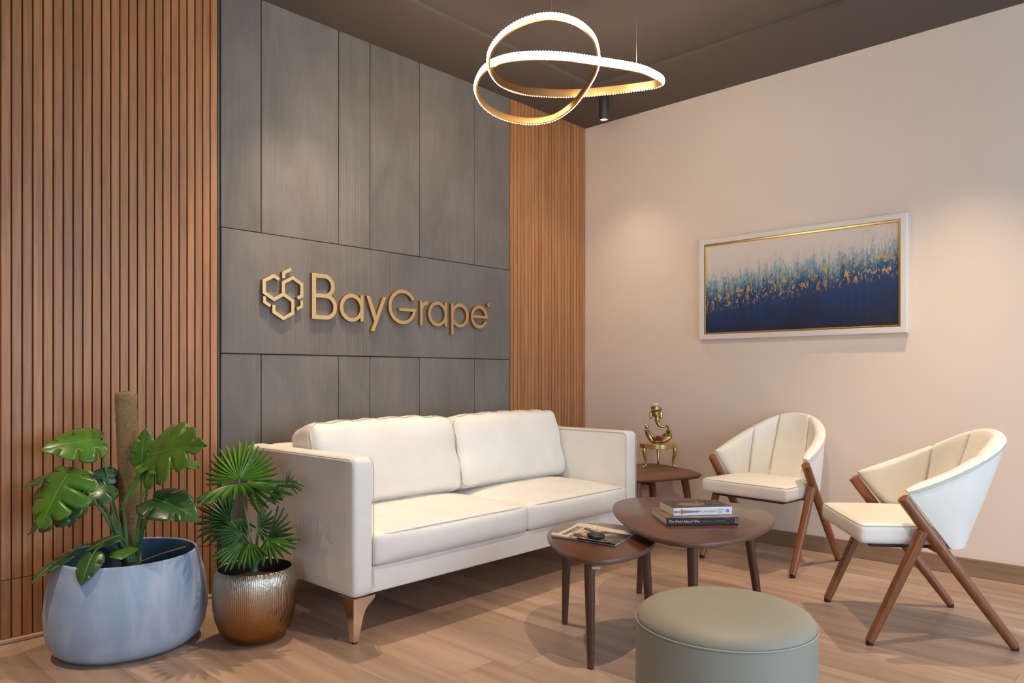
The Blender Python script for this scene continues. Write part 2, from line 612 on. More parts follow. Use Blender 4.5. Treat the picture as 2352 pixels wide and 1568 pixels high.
# ceiling : border at CEIL, tray raised by a small step
TRX, TRY = 3.65, 2.745
ceiling = struct('ceiling', join(box(ROOM_X0 - 0.2, ROOM_X1 + 0.2, TRY, ROOM_Y1 + 0.2, CEIL, CEIL + 0.12),
                                 box(TRX, ROOM_X1 + 0.2, ROOM_Y0 - 0.2, TRY, CEIL, CEIL + 0.12)), M['ceil'])
obj('raised_panel', box(ROOM_X0 - 0.2, TRX, ROOM_Y0 - 0.2, TRY, CEIL + 0.02, CEIL + 0.12), M['ceil'], ceiling)

wall_right = struct('wall_right', box(ROOM_X1, ROOM_X1 + 0.15, ROOM_Y0 - 0.2, ROOM_Y1 + 0.2, 0, CEIL), M['plaster'])
struct('baseboard_right', box(ROOM_X1 - 0.014, ROOM_X1, ROOM_Y0, ROOM_Y1, 0, 0.088), M['base_wood'], bevel=0.003)


def wall_with_added_window(name, axis, c0, c1, a0, a1, win):
    w0, w1, z0, z1 = win
    parts = []
    for (p0, p1, q0, q1) in ((a0, w0, 0, CEIL), (w1, a1, 0, CEIL), (w0, w1, 0, z0), (w0, w1, z1, CEIL)):
        parts.append(box(c0, c1, p0, p1, q0, q1) if axis == 'x' else box(p0, p1, c0, c1, q0, q1))
    return struct(name, join(*parts), M['plaster2'])


wall_with_added_window('wall_left', 'x', ROOM_X0 - 0.15, ROOM_X0, ROOM_Y0 - 0.2, ROOM_Y1 + 0.2, ADDED_WIN_LEFT)
wall_with_added_window('wall_front', 'y', ROOM_Y0 - 0.15, ROOM_Y0, ROOM_X0 - 0.2, ROOM_X1 + 0.2, ADDED_WIN_FRONT)
for k, (ax, win) in enumerate((('x', ADDED_WIN_LEFT), ('y', ADDED_WIN_FRONT)), 1):
    a0, a1, z0, z1 = win
    wd = tag(bpy.data.objects.new('window_%d' % k, None), kind='structure')  # unseen, added to bring in the cool daylight
    COL.objects.link(wd)
    c = (ROOM_X0 if ax == 'x' else ROOM_Y0) - 0.08
    mk = lambda p0, p1, q0, q1: box(c - 0.03, c + 0.03, p0, p1, q0, q1) if ax == 'x' else box(p0, p1, c - 0.03, c + 0.03, q0, q1)
    wfp = [mk(a0, a1, z0, z0 + 0.05), mk(a0, a1, z1 - 0.05, z1)]
    for i in range(4):
        xx = a0 + (a1 - a0 - 0.05) * i / 3
        wfp.append(mk(xx, xx + 0.05, z0, z1))
    obj('window_frame', join(*wfp), M['window_frame'], wd)

# back wall with slats and cement panels
WY = ROOM_Y1
wall_back = struct('wall_back', box(ROOM_X0 - 0.2, ROOM_X1 + 0.2, WY + 0.03, WY + 0.18, 0, CEIL), M['joint'])
PITCH, FACE = 0.0343, 0.0290
XL0, XL1 = 0.692, 1.5155
XR0, XR1 = 3.436, 4.229
SEAM = 0.236
obj('slat_backing', box(XL0 - 0.016 - 26 * PITCH, XL1, WY + 0.011, WY + 0.03, 0.0, CEIL), M['slat_back'], wall_back)
obj('slat_backing', box(XR0, XR1, WY + 0.011, WY + 0.03, 0.0, CEIL), M['slat_back'], wall_back)
up_me = lo_me = None
starts = [XL0 + i * PITCH for i in range(24)] + [XL0 - 0.016 - (i + 1) * PITCH for i in range(26)] + [XR0 + 0.002 + i * PITCH for i in range(23)]
for i, xs in enumerate(starts):
    for (z0, z1, which) in ((SEAM + 0.0015, CEIL, 0), (0.018, SEAM - 0.0005, 1)):
        ref = (up_me, lo_me)[which]
        if ref is None:
            o = obj('slat', box(0.0015, FACE + 0.0015, 0.0, 0.0115, z0, z1), M['slat'], wall_back, bevel=0.0012, bseg=1)
            if which == 0: up_me = o
            else: lo_me = o
        else:
            o = dup(ref, wall_back)
        o.location = (xs, WY + (0.0008 if which else 0.0), 0)
struct('baseboard_back', box(ROOM_X0, 1.5155, WY - 0.012, WY + 0.03, 0.0, 0.017), M['bead_wood'], bevel=0.006, bseg=3)
struct('trim_1', box(XL1, XL1 + 0.010, WY + 0.004, WY + 0.03, 0, CEIL), M['edge_trim'])
colx = [1.5275, 1.725, 2.152, 2.348, 2.689, 3.121, 3.433]
G = 0.0018
pm = [M['cement'], M['cement_soft'], M['cement'], M['cement_soft'], M['cement_soft'], M['cement_soft']]
for (z0, z1) in ((0.0, 1.095), (1.670, CEIL)):
    for i in range(6):
        obj('panel', box(colx[i] + G, colx[i + 1] - G, WY, WY + 0.028, z0, z1), pm[i], wall_back, bevel=0.002, bseg=1)
obj('panel', box(colx[0] + G, colx[-1] - G, WY - 0.003, WY + 0.028, 1.0985, 1.6665), M['cement'], wall_back, bevel=0.002, bseg=1)

# ------------------------------------------------------------------ company sign on the wall
sign = thing('company_sign', 'brass BayGrape lettering with a hexagon grape emblem on the grey panel', 'sign', (2.4, WY - 0.003, 1.27))
YB, YF = WY - 0.002, WY - 0.023


def letter(name, *parts):
    v, f = join(*parts)
    o = obj(name, (v, f), M['sign_brass'], sign, world=True, smooth=25, mats=[M['sign_side']])
    for p in o.data.polygons:
        if abs(p.normal.y) < 0.5:
            p.material_index = 1
    return o


def st(pts, w, closed=False, e=0.0):
    return stroke(pts, w, YB, YF - e, closed)


def pl(poly, e=0.0):
    return prism(poly, YB, YF - e, 'y')


def rect(x0, x1, z0, z1, e=0.0003):
    return pl([(x0, z0), (x1, z0), (x1, z1), (x0, z1)], e)


letter('letter_b', rect(1.983, 2.0055, 1.277, 1.504),
       st([(2.0, 1.494)] + arc(2.053, 1.4445, 0.0495, 90, -90) + [(2.0, 1.395)], 0.0205),
       st([(2.0, 1.395)] + arc(2.0625, 1.341, 0.054, 90, -90) + [(2.0, 1.287)], 0.0205, e=0.0001))
letter('letter_a', st(arc(2.2165, 1.3465, 0.0625, 0, 360, 48)[:-1], 0.0195, True), rect(2.2705, 2.2895, 1.279, 1.415))
letter('letter_y', pl([(2.309, 1.416), (2.331, 1.416), (2.3745, 1.3100), (2.3585, 1.2860)]), pl([(2.4145, 1.417), (2.437, 1.417), (2.359, 1.2325), (2.3365, 1.2325)], 0.0002))
letter('letter_g', st(arc(2.549, 1.3735, 0.0860, 29, 356, 52), 0.0190), rect(2.5245, 2.6445, 1.3505, 1.3670))
letter('letter_r', rect(2.673, 2.6915, 1.281, 1.4175), st(arc(2.735, 1.3560, 0.0535, 95, 182, 16), 0.0185))
letter('letter_a', st(arc(2.8045, 1.3495, 0.0620, 0, 360, 48)[:-1], 0.0190, True), rect(2.857, 2.876, 1.281, 1.4175))
letter('letter_p', rect(2.9085, 2.928, 1.2355, 1.418), st(arc(2.9785, 1.3505, 0.0615, 0, 360, 48)[:-1], 0.0195, True))
letter('letter_e', st(arc(3.139, 1.351, 0.0610, 0, 336, 52), 0.0195), rect(3.078, 3.2085, 1.3435, 1.3600))
letter('registered_mark', st(arc(3.219, 1.4295, 0.0095, 0, 360, 20)[:-1], 0.0045, True), pl(arc(3.219, 1.4295, 0.0105, 0, 345, 15), -0.003), st([(3.216, 1.425), (3.216, 1.434), (3.221, 1.434), (3.221, 1.430), (3.217, 1.4295)], 0.0018, e=0.0002))
letter('emblem_hexagons', st([(1.805, 1.454), (1.778, 1.470), (1.728, 1.442), (1.728, 1.386), (1.778, 1.358), (1.827, 1.386), (1.827, 1.442), (1.877, 1.470), (1.926, 1.442), (1.926, 1.386), (1.902, 1.372)], 0.0165),
       st([(1.827, 1.386), (1.877, 1.357), (1.877, 1.298), (1.827, 1.270), (1.777, 1.298), (1.777, 1.331)], 0.0165, e=0.0003))
letter('emblem_leaf', st([(1.829, 1.463), (1.829, 1.489), (1.868, 1.511)], 0.0165))
letter('emblem_corner', st([(1.7295, 1.368), (1.7295, 1.342), (1.760, 1.3245)], 0.0145))
letter('emblem_corner', st([(1.9255, 1.363), (1.9255, 1.334), (1.899, 1.3195)], 0.0145))

# ------------------------------------------------------------------ downlights
def downlight(x, y, label, zc=CEIL, w=DOWNLIGHT_W, drop=0.0, cone=84):
    zc += drop
    t = thing('ceiling_downlight', label, 'downlight', (x, y, zc), group='ceiling downlights')
    obj('housing', lathe([(0.032, 0.0), (0.032, -0.148), (0.0305, -0.150), (0.027, -0.150), (0.027, -0.140)], 28, cap0=True, cap1=False), M['black_metal'], t, smooth=40)
    obj('lens', lathe([(0.001, -0.1455), (0.0265, -0.1455)], 24, cap0=True, cap1=False), LENS, t)
    d = bpy.data.lights.new('downlight_lamp', 'SPOT')
    d.energy, d.color = w, DOWNLIGHT_COL
    d.spot_size, d.spot_blend = math.radians(cone), 1.0
    d.shadow_soft_size = 0.022
    o = bpy.data.objects.new('downlight_lamp', d)
    COL.objects.link(o)
    o.parent = t
    o.location = (0, 0, -0.153)
    return t


REC = 0.147      # recessed ones sit almost flush with the ceiling


LENS = mat('downlight_lens', (0.9, 0.88, 0.85), 0.4, emit=(1.0, 0.9, 0.78), es=0.75)
DX, DY = (0.02, 1.92, 3.82), (2.785, 0.885, -1.015)
downlight(DX[2], DY[0], 'black cylinder downlight on the ceiling near the corner, below the ring pendant', w=DOWNLIGHT_W * 0.22, cone=90)
downlight(DX[1], DY[0], 'recessed black downlight in the ceiling above the sofa and sign', w=DOWNLIGHT_W * 1.2, drop=REC)
downlight(DX[0], DY[0], 'recessed black downlight in the ceiling left of the blue planter', drop=REC)
downlight(3.655, DY[1] - 0.03, 'recessed black downlight in the ceiling above the near armchair', CEIL, w=DOWNLIGHT_W * 1.25, drop=REC, cone=72)
downlight(DX[1], DY[1], 'recessed black downlight in the ceiling above the green ottoman', CEIL + 0.02, w=DOWNLIGHT_W * 1.15, drop=REC, cone=140)
downlight(DX[0], DY[1], 'recessed black downlight in the ceiling above where the photo is taken', CEIL + 0.02, DOWNLIGHT_W * 0.6, REC)

# ------------------------------------------------------------------ ring pendant
RZ = [  # outline of the ribbon : crop x, crop y, distance, lean of the band away from upright
    (2168, 848, 3.36, .0), (2080, 790, 3.26, .0), (1900, 720, 3.19, .0), (1480, 650, 3.13, .0), (1150, 603, 3.11, .0), (850, 590, 3.12, .0), (600, 606, 3.15, .05), (420, 652, 3.21, .15),
    (300, 722, 3.29, .3), (225, 830, 3.37, .45), (205, 955, 3.43, .5), (290, 1110, 3.48, .5), (480, 1228, 3.52, .5), (750, 1282, 3.53, .5), (1000, 1252, 3.51, .5), (1200, 1130, 3.46, .5), (1340, 960, 3.40, .5),
    (1445, 790, 3.33, .5), (1485, 660, 3.28, .5), (1478, 520, 3.22, .5), (1420, 370, 3.15, .5), (1250, 232, 3.08, .5), (1000, 172, 3.05, .5), (750, 215, 3.05, .5), (530, 330, 3.06, .5), (390, 480, 3.09, .45),
    (340, 620, 3.14, .4), (370, 760, 3.21, .3), (480, 880, 3.30, .2), (700, 958, 3.40, .1), (1000, 986, 3.47, .0), (1250, 985, 3.50, .0), (1500, 968, 3.51, .0), (1800, 935, 3.49, .0), (2040, 902, 3.44, .0), (2140, 876, 3.40, .0)]
ring_pts = [tuple(at(1050 + a * .21684, b * .21684, Y)) + (ln,) for a, b, Y, ln in RZ]
lamp_c = at(1300, 160, 3.3)
lamp = thing('ring_pendant_lamp', 'looped brass ribbon pendant lamp with glowing white outer band', 'lamp', (lamp_c.x, lamp_c.y, CEIL + 0.02))
pathc = smooth_path([Vector(p) for p in ring_pts], 60, True)
# resample evenly
P3 = [Vector(p[:3]) for p in pathc]
ln_ = [p[3] for p in pathc]
acc = [0.0]
for i in range(len(P3)):
    acc.append(acc[-1] + (P3[(i + 1) % len(P3)] - P3[i]).length)
TOT = acc[-1]
NB = int(TOT / 0.0125)
NS = NB * 6
ev, el = [], []
j = 0
for k in range(NS):
    d = TOT * k / NS
    while acc[j + 1] < d: j += 1
    f = (d - acc[j]) / (acc[j + 1] - acc[j] + 1e-12)
    a, b = P3[j], P3[(j + 1) % len(P3)]
    ev.append(a.lerp(b, f))
    el.append(ln_[j])
view = Vector((AX[1], AY[1], 0))
HW = 0.0175
brass_v, brass_f, led_v, led_f = [], [], [], []
for k in range(NS):
    tn = (ev[(k + 3) % NS] - ev[k - 3]).normalized()
    w = Vector((0, 0, 1)) + view * el[k]
    w = (w - tn * w.dot(tn)).normalized()
    n = -tn.cross(w)                         # outwards
    c = ev[k]
    # brass channel : inner face and two lips
    for (s, q) in ((-1.0, 0.004), (-1.0, -0.004), (1.0, -0.004), (1.0, 0.004), (0.9, 0.004), (0.9, -0.002), (-0.9, -0.002), (-0.9, 0.004)):
        brass_v.append(c + w * HW * s + n * q)
    bead = 0.5 + 0.5 * math.cos(2 * PI * k / 6)
    h = 0.0045 + 0.0045 * bead
    wd = 0.88 + 0.19 * bead
    for (s, q) in ((-0.86, 0.000), (-wd, 0.45 * h + 0.002), (-0.62 * wd, 0.85 * h + 0.003), (0, h + 0.003), (0.62 * wd, 0.85 * h + 0.003), (wd, 0.45 * h + 0.002), (0.86, 0.000)):
        led_v.append(c + w * HW * s + n * q)
for k in range(NS):
    k2 = (k + 1) % NS
    for m_ in range(8):
        m2 = (m_ + 1) % 8
        brass_f.append((k * 8 + m_, k * 8 + m2, k2 * 8 + m2, k2 * 8 + m_))
    for m_ in range(7):
        m2 = (m_ + 1) % 7
        led_f.append((k * 7 + m_, k * 7 + m2, k2 * 7 + m2, k2 * 7 + m_))
M['led'] = mat('led_diffuser', (0.9, 0.87, 0.82), 0.4, emit=(1.0, 0.82, 0.60), es=RING_EMIT)
obj('brass_band', (brass_v, brass_f), M['brass'], lamp, smooth=50, world=True)
tag(obj('light_diffuser', (led_v, led_f), M['led'], lamp, smooth=35, world=True), 'glowing white beaded diffuser')
M['cable'] = mat('steel_cable', (0.55, 0.5, 0.45), 0.35, 1.0)
for (a, b, Y) in ((1175, 965, 3.49), (1000, 150, 3.05), (1900, 700, 3.19)):
    q = at(1050 + a * .21684, b * .21684, Y)
    obj('suspension_cable', tube([q, (q.x, q.y, CEIL + 0.02)], 0.0005, 5), M['cable'], lamp, world=True)
obj('ceiling_canopy', lathe([(0.09, 0.0), (0.09, -0.02), (0.085, -0.024)], 40), M['brass'], lamp, smooth=40)

# ------------------------------------------------------------------ painting
PY0, PY1, PZ0, PZ1 = 1.125, 2.322, 1.219, 1.845
art = thing('framed_painting', 'abstract blue and gold canvas in a white frame on the cream wall', 'painting', (ROOM_X1, (PY0 + PY1) / 2, (PZ0 + PZ1) / 2))
hy, hz = (PY1 - PY0) / 2, (PZ1 - PZ0) / 2


def ring_frame(hy, hz, w, x0, x1):
    a = [(-hy, -hz), (hy, -hz), (hy, hz), (-hy, hz)]
    b = [(-hy + w, -hz + w), (hy - w, -hz + w), (hy - w, hz - w), (-hy + w, hz - w)]
    v = [(x0, *p) for p in a] + [(x0, *p) for p in b] + [(x1, *p) for p in a] + [(x1, *p) for p in b]
    f = []
    for i in range(4):
        j = (i + 1) % 4
        f += [(i, j, j + 4, i + 4), (i + 8, i + 12, j + 12, j + 8), (i, i + 8, j + 8, j), (i + 4, j + 4, j + 12, i + 12)]
    return v, f


obj('frame', ring_frame(hy, hz, 0.031, -0.001, -0.036), M['frame_white'], art, bevel=0.003)
obj('gilt_slip', ring_frame(hy - 0.0312, hz - 0.0312, 0.0115, -0.001, -0.029), M['frame_gold'], art, bevel=0.002)
obj('canvas', box(-0.020, -0.001, -hy + 0.043, hy - 0.043, -hz + 0.043, hz - 0.043), M['canvas'], art)

# ------------------------------------------------------------------ wall socket behind the side table
sk = thing('wall_socket', 'white wall socket plate with black plugs behind the side table', 'socket', (ROOM_X1, 2.76, 0.285))
obj('plate', box(-0.009, 0, -0.11, 0.085, -0.045, 0.035), mat('socket_plate', (0.62, 0.52, 0.44), 0.5), sk, bevel=0.003)
for yy in (-0.075, -0.01, 0.05):
    obj('plug', join(box(-0.045, -0.009, yy - 0.024, yy + 0.024, -0.018, 0.022), box(-0.055, -0.045, yy - 0.010, yy + 0.010, -0.006, 0.008)), M['black'], sk, bevel=0.004)

# ------------------------------------------------------------------ sofa
SX0, SX1, SY0, SY1 = 1.583, 3.449, 2.290, 3.125
AW, SZ0, SZ1 = 0.095, 0.164, 0.690
sofa = thing('sofa', 'cream two-seat sofa with loose back cushions and metal legs against the panelled wall', 'sofa', ((SX0 + SX1) / 2, (SY0 + SY1) / 2, 0))


def soft(name, x0, x1, y0, y1, z0, z1, r, n, fn=None, m=None, rot=0.0, parent=sofa):
    bm = rbox(((x1 - x0) / 2, (y1 - y0) / 2, (z1 - z0) / 2), r, n, fn)
    mt = Matrix.Translation(((x0 + x1) / 2, (y0 + y1) / 2, (z0 + z1) / 2)) @ Matrix.Rotation(rot, 4, 'X')
    bmesh.ops.transform(bm, matrix=mt, verts=bm.verts)
    return obj(name, bm, m or M['sofa'], parent, smooth=179, world=True)


obj('base_frame', box(SX0 + 0.02, SX1 - 0.02, SY0 + 0.014, SY1 - 0.02, SZ0 + 0.004, 0.268), M['sofa'], sofa, world=True, bevel=0.008)
for (x0, x1, s) in ((SX0, SX0 + AW, -1), (SX1 - AW, SX1, 1)):
    arm = soft('armrest', x0, x1, SY0, SY1, SZ0, SZ1, 0.026, (8, 16, 12))
    for xe in (x0 + 0.001, x1 - 0.001):            # welt running over the arm on both edges
        zt, r = SZ1 - 0.006, 0.03
        sgn = 1 if xe < (x0 + x1) / 2 else -1
        xx = xe + sgn * 0.006
        pts = [(xx - sgn * 0.0065, SY0 + 0.004, SZ0 + 0.03)] + [(xx - sgn * 0.0065, SY0 + 0.0065, z) for z in (0.3, 0.5, SZ1 - 0.05)]
        pts += [(xx - sgn * 0.0050, SY0 + 0.0065 + 0.026 * (1 - math.cos(a)), SZ1 - 0.034 + 0.026 * math.sin(a)) for a in (0.3, 0.7, 1.1, PI / 2)]
        pts += [(xx - sgn * 0.0045, y, SZ1 - 0.0085) for y in (SY0 + 0.12, SY0 + 0.4, SY1 - 0.12)]
        obj('welt_seam', tube(pts, 0.0024, 6), M['piping'], arm, smooth=60, world=True)
soft('backrest', SX0 + AW - 0.01, SX1 - AW + 0.01, 2.985, SY1, SZ0 + 0.01, SZ1 - 0.004, 0.024, (16, 6, 10))
xm = 2.553


def seat_fn(u, p):
    k = (1 - u.x ** 4) * (1 - abs(u.y) ** 3)
    if u.z > -0.2:
        p = p + Vector((0, 0, 0.034 * k * (u.z + 0.2) / 1.2))
    p.y -= 0.012 * max(0, -u.y) ** 3 * (1 - u.z ** 2) * (1 - u.x ** 6)
    p += noise.noise_vector(p * 5 + Vector((p.x, 0, 3))) * 0.0025
    return p


for (x0, x1) in ((SX0 + AW + 0.001, xm - 0.001), (xm + 0.001, SX1 - AW - 0.001)):
    cu = soft('seat_cushion', x0, x1, SY0 - 0.004, 2.97, 0.270, 0.392, 0.022, (24, 18, 8), seat_fn)
    cx, hx_ = (x0 + x1) / 2, (x1 - x0) / 2
    for zz in (0.3865, 0.2755):
        pts = []
        for i in range(25):
            ux = -1 + 2 * i / 24
            pts.append((cx + ux * (hx_ - 0.012), SY0 + 0.003 - (0.0005 if zz < .3 else 0.001) + 0.010 * abs(ux) ** 14, zz + (0.002 * (1 - ux ** 4) if zz > .3 else 0)))
        obj('welt_seam', tube(pts, 0.0022, 6), M['piping'], cu, smooth=60, world=True)


def back_fn(seed):
    def fn(u, p):
        k = (1 - u.x ** 4) * (1 - u.z ** 4)
        p = Vector(p)
        if u.y < 0: p.y -= 0.042 * k * -u.y
        else: p.y += 0.02 * k
        p.z += 0.014 * (1 - u.x ** 2) * max(0, u.z)
        # gathered top edge and side wrinkles
        e = max(0, abs(u.z) - 0.55) / 0.45
        p.z += 0.004 * math.sin(p.x * 46 + seed * 2.1 + 3 * u.y) * e * (1 if u.z > 0 else 0.3)
        es = max(0, abs(u.x) - 0.72) / 0.28
        p.y += 0.007 * math.sin(p.z * 38 + seed) * es * (1 - abs(u.z) ** 4)
        p.x -= 0.010 * math.copysign(1, u.x) * abs(u.x) ** 6 * (u.z * 0.5 + 0.5) ** 2
        p += noise.noise_vector(p * 6 + Vector((seed * 7, 0, 0))) * 0.004
        return p
    return fn


for (x0, x1, sd) in ((1.690, 2.532, 1.0), (2.524, 3.352, 2.3)):
    bc = soft('back_cushion', x0, x1, 2.735, 2.925, 0.402, 0.778, 0.045, (30, 8, 20), back_fn(sd), rot=math.radians(-13))
    f = back_fn(sd)
    rot = Matrix.Translation(((x0 + x1) / 2, 2.83, 0.59)) @ Matrix.Rotation(math.radians(-13), 4, 'X')
    h = Vector(((x1 - x0) / 2, 0.095, 0.188))
    pts = []
    for i in range(96):                                # welt around the front face
        t_ = i / 96 * 4
        s_, q = int(t_), t_ - int(t_)
        ux, uz = [(-1 + 2 * q, 1), (1, 1 - 2 * q), (1 - 2 * q, -1), (-1, -1 + 2 * q)][s_]
        rc = 0.05
        px, pz = ux * (h.x - 0.006), uz * (h.z - 0.006)
        dx, dz = h.x - rc - abs(px), h.z - rc - abs(pz)
        if dx < 0 and dz < 0:
            d = Vector((-dx, -dz)); d = d.normalized() * (rc - 0.006)
            px, pz = math.copysign(h.x - rc + d.x, px), math.copysign(h.z - rc + d.y, pz)
        p = f(Vector((ux, -0.75, uz)), Vector((px, -h.y + 0.018, pz)))
        pts.append(rot @ p)
    obj('welt_seam', tube(pts, 0.0024, 6, closed=True), M['piping'], bc, smooth=60, world=True)


def fin_leg(cx, cy, sx, sy):
    """curved L-shaped metal leg; sx, sy point inwards from the corner"""
    prof = [(0.0, 0.165), (0.098, 0.165), (0.097, 0.156), (0.086, 0.146), (0.066, 0.132), (0.052, 0.115), (0.043, 0.092), (0.036, 0.065), (0.029, 0.035), (0.024, 0.006), (0.0, 0.006)]
    a = prism([(p[0] * sx, p[1]) for p in prof], 0, 0.006 * sy, 'y')
    b = prism([(max(p[0], 0.0062) * sy, p[1]) for p in prof], 0, -0.006 * sx, 'y')
    b = xf(b, Matrix.Rotation(PI / 2, 4, 'Z'))
    g = xf(join(a, b), Matrix.Translation((cx, cy, 0)))
    lg = obj('leg', g, M['chrome'], sofa, world=True)
    obj('foot_glide', box(cx + 0.0025 * sx, cx + 0.020 * sx, cy + 0.0025 * sy, cy + 0.020 * sy, 0, 0.006), M['black'], lg, world=True)


for cx, sx in ((SX0 + 0.004, 1), (SX1 - 0.004, -1)):
    fin_leg(cx, SY0 + 0.006, sx, 1)
    fin_leg(cx, SY1 - 0.02, sx, -1)

# ------------------------------------------------------------------ coffee tables
BIG = [(2.217, 1.305), (2.257, 1.236), (2.338, 1.194), (2.443, 1.175), (2.556, 1.174), (2.669, 1.187), (2.779, 1.215), (2.881, 1.26), (2.968, 1.324), (3.032, 1.407), (3.065, 1.505), (3.066, 1.612), (3.041, 1.718), (2.997, 1.817), (2.935, 1.894), (2.854, 1.934), (2.76, 1.93), (2.663, 1.89), (2.571, 1.827), (2.486, 1.75), (2.406, 1.667), (2.332, 1.579), (2.268, 1.486), (2.224, 1.392)]
SMALL = [(1.959, 1.507), (1.981, 1.46), (2.03, 1.432), (2.095, 1.421), (2.166, 1.424), (2.238, 1.437), (2.308, 1.459), (2.373, 1.492), (2.43, 1.534), (2.475, 1.587), (2.503, 1.648), (2.51, 1.714), (2.496, 1.781), (2.465, 1.842), (2.419, 1.889), (2.362, 1.915), (2.299, 1.915), (2.235, 1.893), (2.175, 1.855), (2.121, 1.806), (2.072, 1.751), (2.029, 1.691), (1.991, 1.629), (1.965, 1.566)]


def outline(ctrl, shrink=0.0):
    p = smooth_path([Vector((a, b, 0)) for a, b in ctrl], 4, True)
    c = sum(p, Vector()) / len(p)
    return [tuple((q - (q - c).normalized() * shrink)[:2]) for q in p]


def top_mesh(poly_fn, z0, z1):
    """rounded-edge table top; sharp ngon faces plus an eased rim"""
    rings = [(0.006, z0), (0.001, z0 + 0.003), (0.0, z0 + 0.008), (0.0, z1 - 0.004), (0.0015, z1 - 0.001), (0.004, z1)]
    V, Fc = [], []
    n = 0
    for sh, z in rings:
        p = poly_fn(sh)
        n = len(p)
        V += [(a, b, z) for a, b in p]
    for i in range(len(rings) - 1):
        for k in range(n):
            k2 = (k + 1) % n
            Fc.append((i * n + k, i * n + k2, (i + 1) * n + k2, (i + 1) * n + k))
    Fc.append(tuple(range(n - 1, -1, -1)))
    Fc.append(tuple((len(rings) - 1) * n + k for k in range(n)))
    return V, Fc


def coffee_table(label, ctrl, z, feet, tops, rt=0.019, rb=0.012, th=0.019):
    c = [sum(p[k] for p in ctrl) / len(ctrl) for k in (0, 1)]
    t = thing('coffee_table', label, 'coffee table', (c[0], c[1], 0), group='pair of nesting coffee tables')
    o = obj('table_top', top_mesh(lambda sh: outline(ctrl, sh), z - th, z), M['walnut'], t, smooth=40, world=True, mats=[M['table_edge']])
    for p in o.data.polygons:
        if abs(p.normal.z) < 0.6: p.material_index = 1
    for (fx, fy), (tx, ty) in zip(feet, tops):
        lg = obj('leg', tube([(fx, fy, 0.004), (fx + (tx - fx) * .5, fy + (ty - fy) * .5, z * .5), (tx, ty, z - th)], [rb, (rt + rb) / 2 + .001, rt], 20), M['walnut_leg'], t, smooth=60, world=True)
        obj('foot_glide', lathe([(rb * .7, 0), (rb * .7, 0.005)], 12), M['black'], lg).location = (0, 0, 0)
        lg.children[0].matrix_parent_inverse = Matrix.Identity(4)
        lg.children[0].location = (fx, fy, 0)
    return t


SMZ = 0.385
coffee_table('small walnut coffee table with a magazine, tucked partly under the larger one', SMALL, SMZ,
             [(2.301, 1.871), (2.011, 1.521), (2.421, 1.545)], [(2.285, 1.845), (2.018, 1.532), (2.395, 1.555)])
coffee_table('large walnut coffee table with rounded corners carrying two stacked books', BIG, 0.43,
             [(2.857, 1.885), (2.330, 1.310), (2.850, 1.300)], [(2.825, 1.835), (2.335, 1.318), (2.775, 1.325)], 0.020, 0.013)
# leg fixing plate on the small table
br = tag(obj('fixing_bracket', box(-0.014, 0.014, -0.003, 0.003, -0.010, 0.0), mat('bracket_zinc', (0.75, 0.72, 0.66), 0.35, 0.8), bpy.data.objects['coffee_table'], world=True, bevel=0.001), None)
br.location = at(1369, 1300, 2.47)
br.rotation_euler = (0, 0, -0.8)

# ------------------------------------------------------------------ magazine, stone, wire figure
def on(u, v, z):
    p = at(u, v, 1.0)
    d = p - Vector((0, 0, EYE))
    return Vector((0, 0, EYE)) + d * ((z - EYE) / d.z)


mz = SMZ
mc = [on(1276, 1233, mz), on(1331, 1208, mz), on(1459, 1230, mz), on(1414, 1255, mz)]   # left, back, right, front
cen = sum(mc, Vector()) / 4
mag = thing('magazine', 'folded glossy magazine with a dark cover photo on the small coffee table', 'magazine', cen)
ex = (mc[3] - mc[0]); ey = (mc[1] - mc[0])


def sheet(u0, u1, v0, v1, z0, z1, nu=20, nv=6, curl=1.0):
    V, Fc = [], []
    for zl in (0, 1):
        for i in range(nu + 1):
            for j in range(nv + 1):
                u, v = u0 + (u1 - u0) * i / nu, v0 + (v1 - v0) * j / nv
                p = mc[0] + ex * u + ey * v
                lift = curl * (0.006 * max(0, v - .6) ** 1.5 * 3 + 0.003 * math.sin(u * 5 + 1) * v)
                V.append((p.x, p.y, mz + 0.0006 + (z0 if zl == 0 else z1) + lift))
    m_ = (nu + 1) * (nv + 1)
    for i in range(nu):
        for j in range(nv):
            a = i * (nv + 1) + j
            q = (a, a + 1, a + nv + 2, a + nv + 1)
            Fc += [q, tuple(m_ + k for k in q[::-1])]
    for i in range(nu):
        for j in (0, nv):
            a, b = i * (nv + 1) + j, (i + 1) * (nv + 1) + j
            Fc.append((a, b, b + m_, a + m_))
    for j in range(nv):
        for i in (0, nu):
            a, b = i * (nv + 1) + j, i * (nv + 1) + j + 1
            Fc.append((a, b, b + m_, a + m_))
    return V, Fc


M['mag_cover'] = mat('magazine_cover', (0.5, 0.4, 0.33), 0.28)
t = NT(M['mag_cover'])
sp_ = t.n('ShaderNodeSeparateXYZ'); t.l(t.n('ShaderNodeTexCoord').outputs['Generated'], sp_.inputs[0])
nz = t.noise(t.coords('Generated', (1, 1, 0)), 3.2, 3, 0.55, 0.6)
t.col(t.ramp(t.math('ADD', nz, t.math('MULTIPLY_ADD', sp_.outputs[1], 0.12, -0.06)), [(0.40, (0.012, 0.010, 0.009)), (0.52, (0.03, 0.022, 0.018)), (0.56, (0.36, 0.20, 0.13)), (0.63, (0.60, 0.42, 0.32)), (0.75, (0.66, 0.52, 0.42))]))
M['mag_paper'] = mat('magazine_masthead', (0.66, 0.58, 0.49), 0.4)
M['ink'] = mat('black_ink', (0.02, 0.018, 0.016), 0.5)
obj('pages', sheet(0.005, 0.985, 0.01, 0.985, 0.0, 0.0055), M['paper'], mag, smooth=40, world=True)
